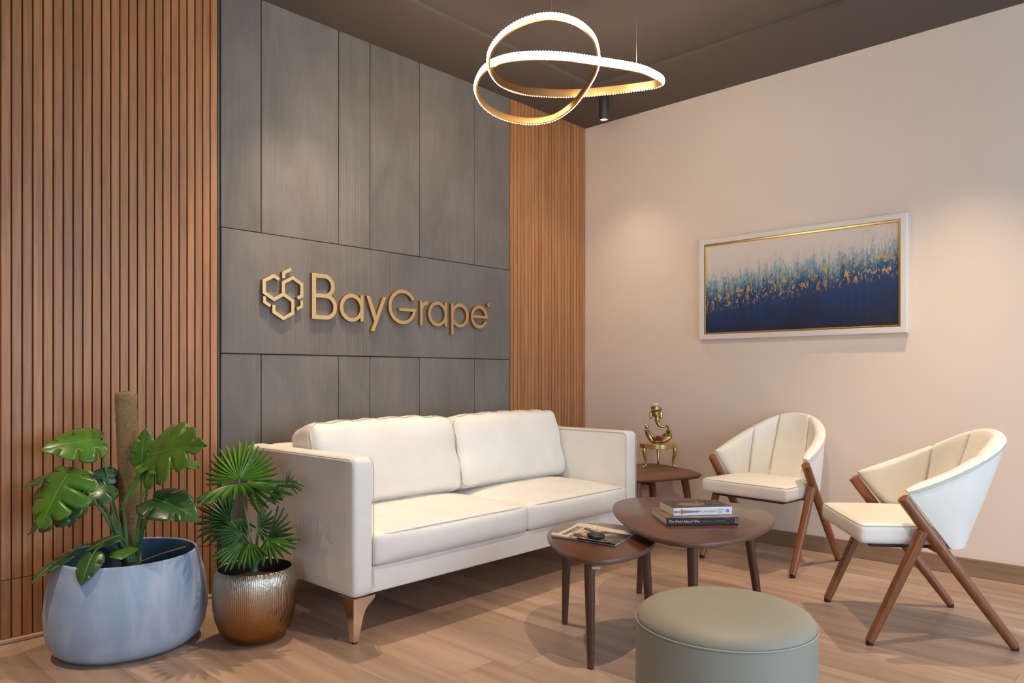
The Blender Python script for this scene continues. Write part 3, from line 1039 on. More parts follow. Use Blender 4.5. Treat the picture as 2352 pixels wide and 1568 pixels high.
obj('cover_photo', sheet(0.20, 0.99, 0.0, 0.78, 0.0056, 0.0066, 20, 6), M['mag_cover'], mag, smooth=40, world=True)
obj('masthead', sheet(-0.02, 0.20, 0.0, 0.99, 0.0056, 0.0066, 8, 8), M['mag_paper'], mag, smooth=40, world=True)
obj('cover_margin', sheet(0.20, 0.99, 0.78, 0.99, 0.0056, 0.0066, 20, 3), M['mag_paper'], mag, smooth=40, world=True)
for (u0, u1, v0, v1) in [(0.05, 0.13, 0.12 + 0.075 * i, 0.165 + 0.075 * i) for i in range(9)] + [(0.145, 0.165, 0.3 + .05 * i, 0.335 + .05 * i) for i in range(10)]:
    tag(obj('cover_print', sheet(u0, u1, v0, v1, 0.0067, 0.0069, 2, 1), M['ink'], mag, world=True))
roll = [mc[0] + ex * u - ey * 0.01 + Vector((0, 0, 0.0075)) for u in (-0.05, 0.25, 0.6, 1.0)]
obj('folded_spine', tube(roll, [0.0085, 0.0075, 0.006, 0.0045], 10), M['mag_paper'], mag, smooth=60, world=True)
obj('folded_spine_photo', tube([r + Vector((0, 0, 0.0006)) for r in roll[1:]], [0.0078, 0.0063, 0.0048], 10), M['mag_cover'], mag, smooth=60, world=True)

bmst = bmesh.new()
bmesh.ops.create_icosphere(bmst, subdivisions=4, radius=1.0)
for v in bmst.verts:
    d = v.co.normalized()
    v.co = Vector((d.x * 0.033, d.y * 0.021, d.z * 0.0145)) * (1 + 0.28 * noise.noise(d * 1.7 + Vector((3, 1, 0))) + 0.05 * noise.noise(d * 5))
    v.co.z = max(v.co.z, -0.012)
sp = on(1369, 1238, mz + 0.010)
stone = thing('stone_paperweight', 'black stone paperweight holding a small wire figure, on the magazine', 'paperweight', (sp.x, sp.y, mz + 0.0085), math.radians(-42))
bmesh.ops.translate(bmst, verts=bmst.verts, vec=(0, 0, 0.0125))
obj('stone', bmst, mat('black_river_stone', (0.018, 0.017, 0.018), 0.5), stone, smooth=179)
M['wire'] = mat('gold_wire', (0.62, 0.47, 0.24), 0.35, 1.0)
loop = [(0.010 * math.cos(a) + 0.002, 0, 0.058 + 0.0165 * math.sin(a)) for a in [i / 24 * 2 * PI for i in range(24)]]
wz = [(0.006, 0.0, 0.068), (0.001, 0, 0.071), (0.004, 0, 0.064), (-0.003, 0, 0.062), (0.006, 0, 0.055), (0.001, 0, 0.052), (0.004, 0, 0.045)]
obj('wire_figure', join(tube(loop, 0.00075, 5, closed=True), tube(smooth_path([Vector(p) for p in wz], 5), 0.0006, 5),
    tube(smooth_path([Vector(p) for p in [(0.003, 0, 0.043), (0.006, 0, 0.038), (-0.002, 0.002, 0.034), (0.005, 0, 0.031), (0.002, 0, 0.024)]], 5), 0.0007, 5),
    tube([(0.0065 * math.cos(a), 0.0065 * math.sin(a), 0.0275) for a in [i / 16 * 2 * PI for i in range(16)]], 0.0008, 5, closed=True)), M['wire'], stone, smooth=60)

# ------------------------------------------------------------------ books
def text_mesh(name, body, size, mtx, m, parent, width, align='LEFT', shear=0.0):
    cu = bpy.data.curves.new(name, 'FONT')
    cu.body, cu.size, cu.align_x, cu.align_y = body, size, align, 'CENTER'
    cu.shear = shear
    to = bpy.data.objects.new(name + '_tmp', cu)
    COL.objects.link(to)
    bpy.context.view_layer.update()
    me = bpy.data.meshes.new_from_object(to.evaluated_get(bpy.context.evaluated_depsgraph_get()))
    bpy.data.objects.remove(to)
    bpy.data.curves.remove(cu)
    x0_, x1_ = min(v.co.x for v in me.vertices), max(v.co.x for v in me.vertices)
    sx = width / (x1_ - x0_)
    me.transform(mtx @ Matrix.Diagonal((sx, 1, 1, 1)) @ Matrix.Translation((-x0_, 0, 0)))
    me.materials.clear()
    me.materials.append(m)
    o = bpy.data.objects.new(name, me)
    return fin(o, parent, False)


def book(name, label, p0, p1, depth, z, th, cover_m, spine_m, hard=True):
    """spine from p0 to p1 (as seen, left to right); local x along the spine, y away from it, z up"""
    p0, p1 = Vector(p0[:2]), Vector(p1[:2])
    d = p1 - p0
    L = d.length
    b = thing(name, label, 'book', (p0.x, p0.y, z), math.atan2(d.y, d.x), group='books on the large coffee table')
    c, o = (0.003, 0.004) if hard else (0.0008, 0.0)
    obj('page_block', box(o, L - o, 0.004, depth - o * 1.2, c, th - c), M['paper'], b)
    obj('front_cover', box(0, L, 0.003, depth, th - c, th), cover_m, b, bevel=min(0.001, c * .4))
    obj('back_cover', box(0, L, 0.003, depth, 0, c), cover_m if hard else M['teal_cover'], b, bevel=min(0.001, c * .4))
    obj('spine', box(0, L, 0.0, 0.004, 0, th), spine_m, b, bevel=0.002)
    return b, L, Matrix.Rotation(PI / 2, 4, 'X')


M['teal_cover'] = mat('teal_back_cover', (0.05, 0.13, 0.13), 0.4)
M['atlas_cover'] = mat('brown_atlas_jacket', (0.17, 0.095, 0.058), 0.32)
t = NT(M['atlas_cover'])
t.col(t.ramp(t.noise(t.coords('Object'), 14, 3, 0.6), [(0.35, (0.13, 0.065, 0.040)), (0.6, (0.22, 0.135, 0.085)), (0.75, (0.30, 0.20, 0.11))]))
M['atlas_spine'] = mat('dark_atlas_spine', (0.020, 0.010, 0.008), 0.6)
M['print_white'] = mat('printed_white', (0.75, 0.70, 0.64), 0.5)
M['print_dim'] = mat('printed_grey_brown', (0.22, 0.15, 0.12), 0.5)
M['print_grey'] = mat('printed_grey', (0.22, 0.22, 0.24), 0.5)
b1, L1, RX = book('atlas_book', 'thick brown hardback wine atlas, lower book on the large coffee table', (2.424, 1.477), (2.626, 1.287), 0.225, 0.4305, 0.0285, M['atlas_cover'], M['atlas_spine'])
S1 = Matrix.Translation((0, -0.0006, 0.0150)) @ RX
for (body, x_, w_, sh_) in (('The', 0.0085, 0.0200, 0.3), ('World', 0.0315, 0.0290, 0), ('Atlas', 0.0640, 0.0240, 0), ('of', 0.0910, 0.0095, 0.3), ('Wine', 0.1035, 0.0240, 0)):
    text_mesh('spine_title', body, 0.0140, Matrix.Translation((x_, 0, 0)) @ S1, M['print_white'], b1, w_, shear=sh_)
text_mesh('spine_authors', 'Hugh Johnson', 0.0098, Matrix.Translation((0.1340, 0, 0)) @ S1, M['print_dim'], b1, 0.0410)
text_mesh('spine_authors', 'Jancis Robinson', 0.0098, Matrix.Translation((0.1800, 0, 0)) @ S1, M['print_dim'], b1, 0.0460)
obj('spine_emblem', xf(tube([(0.0095 * math.cos(i / 24 * 2 * PI), 0.0095 * math.sin(i / 24 * 2 * PI), 0) for i in range(24)], 0.0006, 4, closed=True), Matrix.Translation((0.236, 0.0, 0)) @ S1), M['print_dim'], b1)
text_mesh('spine_publisher', 'Mitchell', 0.0058, Matrix.Translation((0.2655, 0, -0.0085)) @ S1 @ Matrix.Rotation(PI / 2, 4, 'Z'), M['print_white'], b1, 0.0175)
text_mesh('spine_publisher', 'Beazley', 0.0058, Matrix.Translation((0.2715, 0, -0.0085)) @ S1 @ Matrix.Rotation(PI / 2, 4, 'Z'), M['print_white'], b1, 0.0175)

M['novel_cover'] = mat('dark_novel_cover', (0.06, 0.055, 0.05), 0.5)
t = NT(M['novel_cover'])
sp_ = t.n('ShaderNodeSeparateXYZ'); t.l(t.n('ShaderNodeTexCoord').outputs['Generated'], sp_.inputs[0])
dx_ = t.math('MULTIPLY', t.math('SUBTRACT', sp_.outputs[0], 0.42), 2.6)
dy_ = t.math('MULTIPLY', t.math('SUBTRACT', sp_.outputs[1], 0.46), 2.6)
rr_ = t.math('ADD', t.math('MULTIPLY', dx_, dx_), t.math('MULTIPLY', dy_, dy_))
em = t.ramp(rr_, [(0.36, (1, 1, 1)), (0.40, (0, 0, 0))])
sp2 = t.ramp(t.noise(t.coords('Generated', (1, 1, 0)), 5.5, 2), [(0.64, (0, 0, 0)), (0.67, (1, 1, 1))])
c_ = t.mix((0.040, 0.038, 0.034), (0.50, 0.38, 0.30), sp2)
t.col(t.mix(c_, (0.20, 0.125, 0.06), em))
M['novel_spine'] = mat('white_novel_spine', (0.72, 0.72, 0.74), 0.35)
b2, L2, RX = book('paperback_book', 'white-spined paperback with a dagger on its spine, upper book of the stack', (2.476, 1.478), (2.660, 1.330), 0.155, 0.4595, 0.030, M['novel_cover'], M['novel_spine'], hard=False)
S2 = Matrix.Translation((0, -0.0006, 0.015)) @ RX
obj('spine_dagger_blade', xf(prism([(0.034, -0.0065), (0.108, -0.0010), (0.112, 0.0), (0.108, 0.0010), (0.034, 0.0065)], 0, 0.0003), S2), mat('dagger_blade_print', (0.26, 0.18, 0.15), 0.5), b2)
obj('spine_dagger_handle', xf(join(prism([(0.003, -0.0035), (0.008, -0.0050), (0.018, -0.0028), (0.031, -0.0035), (0.031, 0.0035), (0.018, 0.0028), (0.008, 0.0050), (0.003, 0.0035)], 0, 0.0003), prism([(0.030, -0.0112), (0.0335, -0.0112), (0.0335, 0.0112), (0.030, 0.0112)], 0, 0.0004)), S2), mat('dagger_handle_print', (0.38, 0.16, 0.045), 0.5), b2)
text_mesh('spine_title', 'murder', 0.0150, Matrix.Translation((0.063, -0.0003, 0)) @ S2, M['print_grey'], b2, 0.0400, shear=0.5)
text_mesh('spine_title', '|', 0.0160, Matrix.Translation((0.1145, 0, 0)) @ S2, M['print_grey'], b2, 0.0008)
text_mesh('spine_title', 'mushaira', 0.0150, Matrix.Translation((0.120, 0, 0)) @ S2, M['print_grey'], b2, 0.0530, shear=0.5)
text_mesh('spine_author', 'RAZA', 0.0100, Matrix.Translation((0.178, 0, 0.0050)) @ S2, M['print_grey'], b2, 0.0260)
text_mesh('spine_author', 'MIR', 0.0100, Matrix.Translation((0.178, 0, -0.0055)) @ S2, M['print_grey'], b2, 0.0180)
M['logo_blue'] = mat('publisher_blue', (0.02, 0.11, 0.33), 0.4)
obj('spine_emblem', xf(prism([(0.0062 * math.cos(i / 20 * 2 * PI), 0.0062 * math.sin(i / 20 * 2 * PI)) for i in range(20)], 0, 0.0003), Matrix.Translation((0.2165, 0, 0)) @ S2), M['logo_blue'], b2)
obj('spine_emblem_swirl', xf(tube([(0.0034 * math.cos(0.5 + i / 14 * 4.6), 0.0034 * math.sin(0.5 + i / 14 * 4.6), 0.0003) for i in range(15)], 0.0007, 4), Matrix.Translation((0.2165, 0, 0)) @ S2), M['print_white'], b2)

# ------------------------------------------------------------------ ottoman
ott = thing('ottoman', 'round sage green leather ottoman with a piped top in the foreground', 'ottoman', (1.600, 0.820, 0))
OR, OZ = 0.204, 0.425
obj('side_cover', lathe([(OR - 0.012, 0.012), (OR - 0.003, 0.018), (OR, 0.03), (OR + 0.002, 0.2), (OR, OZ - 0.006), (OR - 0.004, OZ), (OR - 0.02, OZ + 0.002)], 96, cap1=True), M['ottoman'], ott, smooth=60)
dome = [(OR - 0.0015, OZ + 0.0005)] + [(OR * math.cos(a) ** 0.42 * 0.996, OZ + 0.040 * math.sin(a)) for a in [i / 14 * PI / 2 * 0.97 for i in range(1, 15)]]
obj('top_cushion', lathe(dome, 96), M['ottoman'], ott, smooth=179)
obj('welt_seam', tube([((OR + 0.0005) * math.cos(i / 120 * 2 * PI), (OR + 0.0005) * math.sin(i / 120 * 2 * PI), OZ) for i in range(120)], 0.0022, 7, closed=True), M['ottoman_pipe'], ott, smooth=60)
for k in range(4):
    obj('foot_glide', lathe([(0.02, 0), (0.02, 0.013)], 12), M['black'], ott).location = (0.14 * math.cos(k * PI / 2), 0.14 * math.sin(k * PI / 2), 0)

# ------------------------------------------------------------------ armchairs
def shell_pt(s, v):
    th = s * PI / 2
    c, sn = max(0.0, math.cos(th)), math.sin(th)
    T = Vector((0.120 - 0.435 * c ** 0.80, 0.272 * math.copysign(abs(sn) ** 0.92, s), 0.565 + 0.190 * c ** 0.95))
    B = Vector((-0.040 - 0.100 * c ** 0.8, 0.246 * math.copysign(abs(sn) ** 0.95, s), 0.358 + 0.006 * c))
    p = B.lerp(T, v)
    rad = Vector((p.x - 0.10, p.y, 0))
    if rad.length > 1e-6: rad.normalize()
    return p + rad * 0.010 * math.sin(PI * min(1, v)) * c ** 0.5


SEAMS = (-0.60, -0.235, 0.235, 0.60)


def shell_nrm(s, v):
    e = 0.01
    a = shell_pt(min(1, s + e), v) - shell_pt(max(-1, s - e), v)
    b = shell_pt(s, min(1, v + e)) - shell_pt(s, max(0, v - e))
    n = b.cross(a)
    n.normalize()
    c = shell_pt(s, v)
    if n.dot(Vector((0.12 - c.x, -c.y, 0))) < 0: n = -n
    return n


def make_chair(label, loc, rz, first=None):
    t = thing('armchair', label, 'armchair', loc, rz, group='cream armchairs with angled wooden legs')
    if first is not None:
        for ch in first.children:
            c = dup(ch, t)
            for g in ch.children:
                dup(g, c)
        return t
    NU, NV = 72, 14
    # outer shell : closed thin skin
    V, Fc = [], []
    for i in range(NU + 1):
        s = -1 + 2 * i / NU
        for j in range(NV + 1):
            v = j / NV
            V.append(shell_pt(s, v))
        for j in range(NV, -1, -1):
            v = j / NV
            V.append(shell_pt(s, v) + shell_nrm(s, v) * 0.012)
    R_ = 2 * (NV + 1)
    for i in range(NU):
        for j in range(R_):
            j2 = (j + 1) % R_
            Fc.append((i * R_ + j, i * R_ + j2, (i + 1) * R_ + j2, (i + 1) * R_ + j))
    Fc.append(tuple(range(R_ - 1, -1, -1)))
    Fc.append(tuple(NU * R_ + j for j in range(R_)))
    sh = obj('back_shell', (V, Fc), M['chair_leather'], t, smooth=50)
    # inner channelled pad with rolled top
    V, Fc = [], []
    rows = None
    for i in range(NU * 2 + 1):
        s = -1 + i / NU
        g = 1 - sum(math.exp(-((s - q) / 0.016) ** 2) for q in SEAMS)
        g = max(0.0, g)
        pan = min(abs(s - q) for q in SEAMS + (-1.0, 1.0))
        puff = min(1.0, pan / 0.10) ** 0.5
        edge = min(1.0, (1 - abs(s)) / 0.05) ** 0.5
        sec = []
        for j in range(NV + 1):
            v = 0.02 + 0.98 * j / NV
            sec.append(shell_pt(s, v) + shell_nrm(s, v) * 0.0105)
        thk = lambda v: (0.026 + 0.022 * v) * (0.55 + 0.45 * edge) + 0.006 * puff - 0.010 * (1 - g)
        top, n1 = shell_pt(s, 1.0), shell_nrm(s, 1.0)
        up = (shell_pt(s, 1.0) - shell_pt(s, 0.9)).normalized()
        th = thk(1.0)
        ro = top - n1 * 0.0035
        for k in range(1, 8):
            a = PI * k / 8
            cc = ro + n1 * (th + 0.0035) / 2
            sec.append(cc - n1 * math.cos(a) * (th + 0.0035) / 2 + up * math.sin(a) * (0.021 * (0.6 + 0.4 * edge) - 0.006 * (1 - g)))
        for j in range(NV, -1, -1):
            v = 0.02 + 0.98 * j / NV
            sec.append(shell_pt(s, v) + shell_nrm(s, v) * thk(v))
        rows = len(sec)
        V += sec
    for i in range(NU * 2):
        for j in range(rows):
            j2 = (j + 1) % rows
            Fc.append((i * rows + j, i * rows + j2, (i + 1) * rows + j2, (i + 1) * rows + j))
    Fc.append(tuple(range(rows - 1, -1, -1)))
    Fc.append(tuple(NU * 2 * rows + j for j in range(rows)))
    pad = obj('back_pad', (V, Fc), M['chair_leather'], t, smooth=60)
    rim = []
    for i in range(81):
        s = -1 + 2 * i / 80
        rim.append(shell_pt(s, 0.985) - shell_nrm(s, 0.98) * 0.0015)
    obj('welt_seam', tube(rim, 0.0024, 6), M['piping'], sh, smooth=60)
    for q in (-1, 1):
        obj('welt_seam', tube([shell_pt(q, v / 8) + Vector((0.004, 0.0, 0)) for v in range(9)], 0.0030, 6), M['piping'], sh, smooth=60)
    for q in SEAMS:
        n_ = [shell_pt(q, 0.25 + 0.75 * k / 10) + shell_nrm(q, 0.25 + .75 * k / 10) * ((0.026 + 0.022 * (0.25 + .75 * k / 10)) + 0.0060 - 0.0105) for k in range(11)]
        obj('panel_seam', tube(n_, 0.0014, 5), M['seam_shadow'], pad, smooth=60)
    # seat
    def sfn(u, p):
        p = Vector(p)
        if u.z > 0: p.z += 0.012 * (1 - u.x ** 4) * (1 - u.y ** 4) * u.z
        if u.x < 0: p.y *= 1 - 0.16 * (-u.x) ** 2
        else: p.y *= 1 + 0.02 * u.x
        return p
    bm = rbox((0.199, 0.243, 0.037), 0.020, (18, 18, 8), sfn)
    bmesh.ops.translate(bm, verts=bm.verts, vec=(0.086, 0, 0.4045))
    seat = obj('seat_cushion', bm, M['chair_leather'], t, smooth=179)
    pts = [(0.053 - 0.10, 0.243 - 0.016, 0.4365), (0.053 + 0.10, 0.240, 0.4365), (0.053 + 0.205, 0.2435, 0.4365)]
    pts += [(0.053 + 0.212 + 0.012 * math.sin(a), 0.2315 + 0.012 * math.cos(a), 0.4365) for a in (0.4, 0.8, 1.2)]
    pts += [(0.0531 + 0.2265, y, 0.4368) for y in (0.20, 0.1, 0.0)]
    pts += [(p[0], -p[1], p[2]) for p in pts[-2::-1]]
    obj('welt_seam', tube(pts, 0.0018, 6), M['piping'], seat, smooth=60)
    obj('seat_frame', box(-0.09, 0.235, -0.205, 0.205, 0.350, 0.3675), M['black_metal'], t, bevel=0.006)
    for sy in (-1, 1):
        foot, topp = Vector((-0.250, 0.252 * sy, 0.012)), Vector((0.143, 0.272 * sy, 0.548))
        rear = obj('rear_leg', tube([foot, foot.lerp(topp, .35), foot.lerp(topp, .75), topp], [0.0165, 0.020, 0.0215, 0.021], 20), M['chair_wood'], t, smooth=60, bevel=0.003)
        jn = foot.lerp(topp, 0.80)
        ff = Vector((0.255, 0.262 * sy, 0.012))
        fr = obj('front_leg', tube([ff, ff.lerp(jn, .5), ff.lerp(jn, .97)], [0.0165, 0.020, 0.0215], 20), M['chair_wood'], t, smooth=60, bevel=0.003)
        obj('foot_glide', lathe([(0.013, 0.0), (0.013, 0.014)], 14), M['black'], rear).location = (foot.x, foot.y, 0)
        obj('foot_glide', lathe([(0.013, 0.0), (0.013, 0.014)], 14), M['black'], fr).location = (ff.x, ff.y, 0)
    obj('side_rail', tube([(0.02, -0.255, 0.357), (0.02, 0.255, 0.357)], 0.011, 12), M['chair_wood'], t, smooth=60)
    return t


ch1 = make_chair('cream armchair nearest the camera, seen from its rounded outer back', (3.256, 0.850, 0), math.atan2(0.810, -0.587))
ch2 = make_chair('cream armchair close to the cream wall, below the painting and facing the tables', (3.868, 1.712, 0), math.atan2(0.10, -0.995), ch1)

# ------------------------------------------------------------------ side table, brass stool, statue
stc = Vector((3.815, 2.475))
sang = math.atan2(0.56, 0.23) - PI / 2
side = thing('side_table', 'low brown wooden side table with sloping rim between the sofa and the cream wall', 'side table', (stc.x, stc.y, 0), sang)


def rsq(h, r, n=7):
    out = []
    for (cx, cy, a0) in ((h - r, h - r, 0), (-h + r, h - r, 90), (-h + r, -h + r, 180), (h - r, -h + r, 270)):
        for i in range(n + 1):
            a = math.radians(a0 + 90 * i / n)
            out.append((cx + r * math.cos(a), cy + r * math.sin(a)))
    return out


V, Fc = [], []
rg = [(0.245, 0.10, 0.386), (0.262, 0.105, 0.392), (0.268, 0.105, 0.402), (0.262, 0.10, 0.412), (0.222, 0.085, 0.429), (0.218, 0.085, 0.430)]
for h, r, z in rg:
    p = rsq(h, r)
    V += [(a, b, z) for a, b in p]
n_ = len(rsq(1, .1))
for i in range(len(rg) - 1):
    for k in range(n_):
        Fc.append((i * n_ + k, i * n_ + (k + 1) % n_, (i + 1) * n_ + (k + 1) % n_, (i + 1) * n_ + k))
Fc.append(tuple(range(n_ - 1, -1, -1)))
Fc.append(tuple((len(rg) - 1) * n_ + k for k in range(n_)))
obj('table_top', (V, Fc), M['side_wood'], side, smooth=35)
for sx in (-1, 1):
    for sy in (-1, 1):
        obj('leg', tube([(0.215 * sx, 0.215 * sy, 0.0), (0.165 * sx, 0.165 * sy, 0.388)], [0.015, 0.023], 18), M['side_wood'], side, smooth=60)

STX, STY = 3.945, 2.465
crot = cam.rotation_euler.z
stool = thing('brass_stool', 'small three-legged brass stool standing on the side table', 'stool', (STX, STY, 0.430), crot)
SR, SH = 0.113, 0.147
obj('stool_top', lathe([(SR - 0.004, SH - 0.029), (SR, SH - 0.027), (SR, SH - 0.002), (SR - 0.003, SH), (SR - 0.012, SH - 0.001)], 64), M['stool_brass'], stool, smooth=40)
for a in (-152, -28, 78):
    ca, sa = math.cos(math.radians(a)), math.sin(math.radians(a))
    pr = [(0.104, SH - 0.030), (0.108, SH - 0.048), (0.103, SH - 0.072), (0.096, 0.05), (0.094, 0.022), (0.099, 0.010), (0.112, 0.0068), (0.120, 0.0045)]
    lg = smooth_path([Vector((r * ca, r * sa, z)) for r, z in pr], 5)
    rr = smooth_path([Vector((q, 0, 0)) for q in (0.014, 0.0125, 0.0105, 0.0075, 0.006, 0.006, 0.0058, 0.003)], 5)
    obj('leg', tube(lg, [q.x for q in rr], 12), M['stool_brass'], stool, smooth=60)
for a in (-160, -145, -38, -22, 70, 86):
    ca, sa = math.cos(math.radians(a)), math.sin(math.radians(a))
    r = obj('rivet', lathe([(0.0045, 0), (0.004, 0.0022), (0.001, 0.0034)], 10), M['stool_brass'], stool, smooth=60)
    r.location = (SR * ca, SR * sa, SH - 0.015)
    r.rotation_euler = (0, PI / 2, math.radians(a))

statue = thing('elephant_statue', 'bronze elephant-headed statue with curled trunk seated on the brass stool', 'statue', (STX, STY, 0.430 + SH + 0.0045), crot)
K = 0.000283


def sp3(x, y, d=0.0):
    return Vector(((x - 335) * K, d, (942 - y) * K))


def chain(pts, seg=14):
    P = smooth_path([Vector((*sp3(x, y, d), r * K)) for x, y, d, r in pts], 5)
    return tube([Vector(p[:3]) for p in P], [max(0.0008, p[3]) for p in P], seg)


def ball(x, y, d, rx, ry, rz):
    bm = bmesh.new()
    bmesh.ops.create_uvsphere(bm, u_segments=20, v_segments=14, radius=1)
    c = sp3(x, y, d)
    v = [(c.x + q.co.x * rx * K, c.y + q.co.y * ry * K, c.z + q.co.z * rz * K) for q in bm.verts]
    bm.verts.ensure_lookup_table()
    f = [tuple(w.index for w in g.verts) for g in bm.faces]
    bm.free()
    return v, f


def cast(name, vf, vox=0.0016, parent=statue, sm=6):
    o = obj(name, vf, M['bronze'], parent, smooth=179)
    r = o.modifiers.new('remesh', 'REMESH')
    r.mode, r.voxel_size, r.use_smooth_shade = 'VOXEL', vox, True
    s = o.modifiers.new('smooth', 'SMOOTH')
    s.factor, s.iterations = 0.5, max(1, sm // 2)
    return o


head = cast('head', join(ball(290, 300, 0, 92, 88, 105), ball(300, 350, -0.012, 66, 62, 85), ball(345, 372, -0.020, 28, 26, 26), ball(262, 372, -0.018, 28, 26, 26),
    chain([(300, 350, -.022, 52), (298, 430, -.028, 47), (302, 500, -.030, 41), (335, 560, -.030, 36), (400, 592, -.030, 30), (470, 588, -.028, 26), (515, 572, -.026, 23), (530, 605, -.026, 20), (538, 660, -.024, 17)]),
    chain([(258, 440, -.024, 14), (246, 480, -.032, 6)], 10), chain([(335, 440, -.024, 15), (362, 490, -.034, 6)], 10)))
for (x, d, sg) in ((186, 0.006, -1), (402, 0.006, 1)):
    ear = ball(x, 345, d, 44, 16, 82)
    cast('ear', join(ear, ball(x + sg * 8, 400, d - 0.002, 22, 12, 40)), parent=head)
turb = []
for i in range(7):
    a0 = -0.5 + i * 0.16
    turb.append(chain([(185 - 10 * math.sin(i), 262 - 14 * i, -0.020, 20), (250, 232 - 13 * i, -0.032, 22), (320, 218 - 9 * i, -0.030, 22), (388, 232 - 2 * i, -0.016, 20)], 10))
turb.append(ball(285, 225, 0.004, 105, 95, 62))
turb.append(chain([(180, 200, -.01, 14), (160, 165, -.012, 5)], 8))
cast('turban', join(*turb), parent=head, sm=2)
cast('arms_and_body', join(
    chain([(88, 668, -.006, 31), (95, 720, -.008, 52), (135, 810, -.012, 57), (185, 890, -.014, 52), (230, 915, -.012, 44), (320, 915, -.004, 39), (420, 915, -.012, 44), (500, 890, -.014, 55), (570, 830, -.012, 52), (590, 785, -.008, 44), (562, 745, -.010, 34)]),
    chain([(110, 700, .006, 39), (190, 790, .012, 44), (260, 870, .012, 42), (320, 915, .006, 36), (400, 870, .012, 39), (480, 790, .010, 34), (540, 760, .004, 29)]),
    ball(320, 925, 0.002, 95, 70, 26)))
lh = [ball(86, 605, -.006, 42, 22, 50)]
for k, (x0, x1, yt) in enumerate(((58, 50, 530), (75, 70, 505), (92, 90, 505), (108, 108, 525))):
    lh.append(chain([(x0, 580, -.006, 14), (x1, 548, -.006, 13), (x1, yt, -.007, 9)], 8))
lh.append(chain([(112, 620, -.008, 12), (130, 592, -.010, 10), (132, 566, -.011, 7)], 8))
lh.append(chain([(86, 640, -.006, 24), (88, 680, -.006, 26)], 10))
cast('raised_hand', join(*lh), 0.0012, sm=2)
rh = [ball(552, 712, -.012, 40, 30, 28), chain([(560, 765, -.010, 27), (555, 725, -.011, 28)], 10), ball(540, 680, -.022, 22, 22, 20)]
for k in range(4):
    rh.append(chain([(530 + 18 * k, 715, -.024 + .004 * k, 11), (535 + 19 * k, 690, -.030 + .005 * k, 10), (545 + 16 * k, 668, -.026 + .004 * k, 7)], 8))
rh.append(chain([(518, 715, -.012, 12), (510, 690, -.014, 9), (518, 668, -.016, 7)], 8))
cast('cupped_hand', join(*rh), 0.0012, sm=2)


def flower(name, label, loc, R, mpet, rings, flat=1.0, mcore=None):
    t = thing(name, label, 'flower', loc, crot)
    for (n, r0, tilt, ln, wd) in rings:
        for i in range(n):
            a = 2 * PI * i / n + rnd.random() * .5
            V, Fc = [], []
            for j in range(5):
                q = j / 4
                w = wd * math.sin(PI * (0.12 + 0.8 * q)) ** 0.7
                tl = tilt * (0.5 + 0.8 * q)
                rr, zz = r0 + ln * q * math.cos(tl), ln * q * math.sin(tl) * flat + 0.001
                for s in (-1, 0, 1):
                    V.append((rr, s * w, zz + (0.0015 if s else 0)))
            for j in range(4):
                for s in (0, 1):
                    b = j * 3 + s
                    Fc.append((b, b + 1, b + 4, b + 3))
            V = [Matrix.Rotation(a, 3, 'Z') @ Vector(p) for p in V]
            obj('petal', (V, Fc), mpet, t, smooth=179, solid=0.0008)
    return t


M['red_petal'] = mat('crimson_petal', (0.30, 0.008, 0.045), 0.55)
M['white_petal'] = mat('white_petal', (0.85, 0.78, 0.66), 0.6)
g = sp3(312, 905, -0.034)
rot = Matrix.Rotation(crot, 3, 'Z')
p = rot @ g + statue.location + Vector((0, 0, 0.004))
flower('red_flower', 'crimson flower laid in the lap of the bronze statue', (p.x, p.y, p.z), 0.02, M['red_petal'], [(11, 0.001, 0.35, 0.030, 0.009), (9, 0.001, 0.8, 0.028, 0.008), (7, 0.0005, 1.2, 0.026, 0.007)])
g = sp3(280, 168, -0.002)
p = rot @ g + statue.location
flower('white_flower', 'white flower resting on top of the bronze statue head', (p.x, p.y, p.z), 0.02, M['white_petal'], [(12, 0.002, 0.15, 0.027, 0.0085), (11, 0.002, 0.6, 0.025, 0.008), (9, 0.001, 1.0, 0.023, 0.007), (6, 0.0005, 1.35, 0.021, 0.006)])

# ------------------------------------------------------------------ blue planter with the monstera
PLX, PLY = 1.018, 2.900
planter = thing('planter', 'large oval blue-grey planter by the slatted wood wall', 'planter', (PLX, PLY, 0))
prof = [(0.70, 0.0), (0.80, 0.006), (0.90, 0.028), (0.965, 0.065), (0.995, 0.115), (1.0, 0.155), (0.985, 0.205), (0.945, 0.262), (0.895, 0.312), (0.862, 0.338), (0.852, 0.345), (0.835, 0.346), (0.825, 0.342)]
inner = [(0.825, 0.342), (0.835, 0.318), (0.875, 0.30), (0.905, 0.24), (0.89, 0.22)]
PSX, PSY = 0.275, 0.238


def tilt_rim(vf):
    # the opening dips a little towards the room
    return [(x, y, z + 0.0 if z < 0.2 else z + (z - 0.2) / 0.145 * 0.010 * (y / PSY)) for x, y, z in vf[0]], vf[1]


obj('body', tilt_rim(lathe(prof, 80, PSX, PSY, cap1=False)), M['planter'], planter, smooth=60)
obj('inside_lining', tilt_rim(lathe(inner, 80, PSX, PSY, cap0=False, cap1=False)), M['planter_in'], planter, smooth=60)
obj('soil', lathe([(0.001, 0.232), (0.5, 0.236), (0.90, 0.228)], 48, PSX, PSY, cap0=True, cap1=False), M['soil'], planter, smooth=179)

HALF = [(0.0, 0.0), (0.10, -0.10), (0.26, -0.13), (0.41, -0.03), (0.49, 0.15), (0.47, 0.36), (0.38, 0.57), (0.25, 0.76), (0.10, 0.91), (0.0, 1.0)]
HPTS = [Vector((*p, 0)) for p in HALF]
HALF_S = smooth_path(HPTS, 12)


